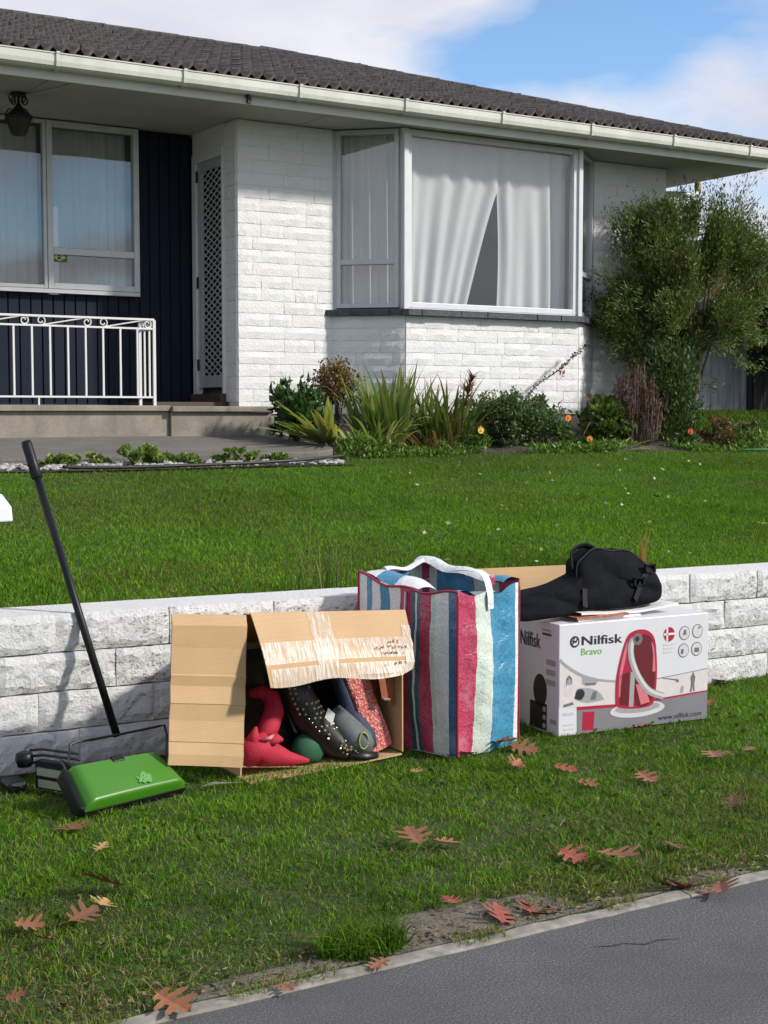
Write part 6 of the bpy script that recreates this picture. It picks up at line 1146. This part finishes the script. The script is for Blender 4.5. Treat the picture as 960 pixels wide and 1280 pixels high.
# seedlings along the lawn edge of the bed: too many and too mixed to count
gg = np.random.default_rng(51); N = 5200; x = gg.uniform(5.45, 11.0, N); y = 9.70 + np.abs(gg.normal(size=N)) * .16; ok = vnoise(x, y, 2.2, 13) > .45; x, y = x[ok], y[ok]; N = len(x); hh = vnoise(x, y, 3.1, 14)
P = np.stack([x, y, bed_z(x, y) + gg.uniform(0, .19, N) * hh ** 1.5], 1); Dv = np.stack([gg.normal(size=N) * .7, gg.normal(size=N) * .7, gg.uniform(.3, 1.2, N)], 1)
tag(np_obj('bed_seedlings', *leaves(P, Dv, gg.uniform(.03, .07, N), gg.uniform(.014, .028, N), pal(N, [(.12, .22, .03), (.15, .25, .045), (.08, .16, .022)], gg, .22), 15), 'foliage'), 'bright green seedlings and weeds along the lawn edge of the bed', 'weeds', kind='stuff')
# ground-cover plants and white stones in the strip before the path
for i, (x_, w_) in enumerate(((3.24, .13), (3.46, .19), (3.80, .22), (4.03, .15), (4.21, .10), (4.58, .17), (4.97, .10), (2.7, .2))):
    bush('geranium_clump', 'low green geranium clump among white stones before the path', (x_, 9.50 + .05 * math.sin(i * 2.3), .815), (w_, .10, .055 + .38 * w_ * (.7 + .3 * math.sin(i * 4.1))), int(6 + 70 * w_), 22, .036, .032, [(.17, .25, .05), (.22, .29, .08), (.12, .19, .04)], 60 + i, cat='plant', group='geranium clumps along the path', hmin=.2)
gg = np.random.default_rng(71); m = MB()
for i in range(420):
    x_ = gg.uniform(2.4, 5.42); y_ = gg.uniform(9.30, 9.60) if x_ < 4.9 else gg.uniform(9.32, 9.52); s_ = gg.uniform(.010, .032) * (1.4 if gg.random() < .15 else 1); z_ = float(lawn_z(x_, y_)) + .012 + s_ * .3; ring = []
    for k_, (rr, zz) in enumerate(((.5, -.5), (1, 0), (.55, .55))): ring.append([(x_ + s_ * rr * math.cos(a + k_) * gg.uniform(.8, 1.3), y_ + s_ * rr * math.sin(a + k_) * gg.uniform(.7, 1.1), z_ + s_ * zz * .8) for a in [j * 2 * math.pi / 5 for j in range(5)]])
    m.add(ring[0] + ring[1] + ring[2], [(j, (j + 1) % 5, 5 + (j + 1) % 5, 5 + j) for j in range(5)] + [(5 + j, 5 + (j + 1) % 5, 10 + (j + 1) % 5, 10 + j) for j in range(5)] + [(10, 11, 12, 13, 14)])
tag(m.build('white_stones', 'stone', org=(4, 9.4, .8)), 'scattered white and grey stones in the strip before the path', 'stones', kind='stuff')
m = MB(); m.tube([Vector(p) for p in smooth([(3.2, 9.26, .835), (3.6, 9.24, .826), (4.1, 9.23, .83), (4.6, 9.25, .838), (5.0, 9.30, .85), (5.25, 9.38, .86), (5.5, 9.5, .87)], 6)], .012, 8); tag(m.build('garden_hose', 'hose_black', smooth=True), 'thin black hose lying along the edge of the lawn', 'hose')
m = MB(); m.tube([Vector(p) for p in smooth([(9.9, 9.72, .85), (10.1, 9.66, .85), (10.35, 9.66, .85), (10.6, 9.70, .855)], 5)], .008, 6); tag(m.build('drip_line', 'flag_green', smooth=True), 'thin green drip line beside the rose bush', 'hose')
# tall weeds behind the wall, dried blade, petals on the lawn
gg = random.Random(19); ps = []
for i in range(60):
    x_ = gg.gauss(2.68, .10); ps.append(strap_leaf((x_, 4.80 + gg.uniform(-.06, .06), .50), gg.uniform(0, 6.28), gg.uniform(.02, .30), gg.uniform(.10, .24), .0045, gg.uniform(.1, .7), np.array(gg.choice([(.07, .12, .02), (.11, .13, .03), (.17, .16, .06)])), n=5))
for x_, h_ in ((2.62, .47), (2.66, .33), (2.60, .30), (2.74, .27), (2.50, .26), (2.81, .22)): ps.append(strap_leaf((x_, 4.80, .50), gg.uniform(0, 6.28), .03, h_, .0035, .12, (.16, .15, .06), n=6))
tag(np_obj('tall_grass', *join(ps), 'foliage', org=(2.66, 4.8, .5)), 'thin tall grass stalks growing just behind the white wall', 'grass tuft')
strap_plant('dry_flax', 'dry orange brown upright blades behind the instrument bag', (4.26, 4.76, .50), 5, .03, .22, .012, [(.36, .19, .05), (.30, .20, .07)], (.0, .22), (.0, .3), seed=12)
gg = np.random.default_rng(5); N = 60; y = gg.uniform(4.9, 9.0, N); x = y * gg.uniform(.62, .98, N); P = np.stack([x, y, lawn_z(x, y) + .035], 1); V, L, S, C = leaves(P, gg.normal(size=(N, 3)) * np.array([1, 1, .2]), gg.uniform(.018, .035, N), gg.uniform(.015, .025, N), pal(N, [(.5, .52, .42), (.42, .42, .3)], gg, .15), 3)
tag(np_obj('lawn_petals', V, L, S, C, 'foliage'), 'tiny pale petals scattered over the right side of the lawn', 'petals', kind='stuff')
# ---------------------------------------------------------------- behind the house: fence, shed, hedge, neighbour
fe = thing('board_fence', (14, 14.6, 1.15), 'weathered grey upright board fence behind the tree', 'fence'); FBm = MB().box(0, 1, 0, .02, 0, 1).mesh('board', 'fence_board'); gb = random.Random(3); x = 12.4
while x < 14.95: piece('board', FBm, fe, (x, 14.6 + gb.uniform(-.006, .006), 1.12 + gb.uniform(0, .03)), 0, (.138, 1, 1.55 + gb.uniform(-.02, .02))); x += .146
MB().box(12.4, 14.95, 14.62, 14.68, 1.4, 1.49).build('rail', 'fence_board', fe); MB().box(12.4, 14.95, 14.62, 14.68, 2.3, 2.39).build('rail', 'fence_board', fe)
sh = thing('dark_shed', (16, 14.5, 1.1), 'board shed with shade put into its black colour at the right end of the fence', 'shed'); x = 14.98; SBm = MB().box(0, 1, 0, .03, 0, 1).mesh('board', 'dark_shed')  # near-black boards: the shadow over this end is painted into their colour
while x < 18: piece('board', SBm, sh, (x, 14.45 + gb.uniform(-.005, .005), 1.1), 0, (.17, 1, 1.45)); x += .178
MB().box(14.98, 18, 14.5, 17, 1.1, 2.5).build('carcass', 'dark_shed', sh); MB().slab([(14.8, 14.1, 2.52), (18.2, 14.1, 2.52), (18.2, 17.2, 3.0), (14.8, 17.2, 3.0)], (0, 0, 1), .06).build('roof', 'dark_shed', sh)
bush('tall_hedge', 'mid green hedge rising behind the fence and shed', (15.4, 13.95, 1.15), (1.5, .3, 2.15), 260, 90, .11, .06, [(.075, .10, .025), (.10, .125, .03), (.045, .07, .018)], 81, hmin=.62, cat='hedge')
nh = thing('neighbour_house', (20, 19, 1.1), 'brown neighbouring house with dark roof edge behind the hedge', 'house')
MB().box(18.6, 26, 18.5, 24, 1.1, 4.0).build('wall', 'neighbour_wall', nh); MB().slab([(18.2, 18.0, 4.0), (26.4, 18.0, 4.0), (26.4, 21.3, 4.35), (18.2, 21.3, 4.35)], (0, 0, 1), .12).build('roof', 'ridge_tile', nh); MB().slab([(18.2, 21.32, 4.35), (26.4, 21.32, 4.35), (26.4, 24.6, 4.0), (18.2, 24.6, 4.0)], (0, 0, 1), .12).build('roof', 'ridge_tile', nh)
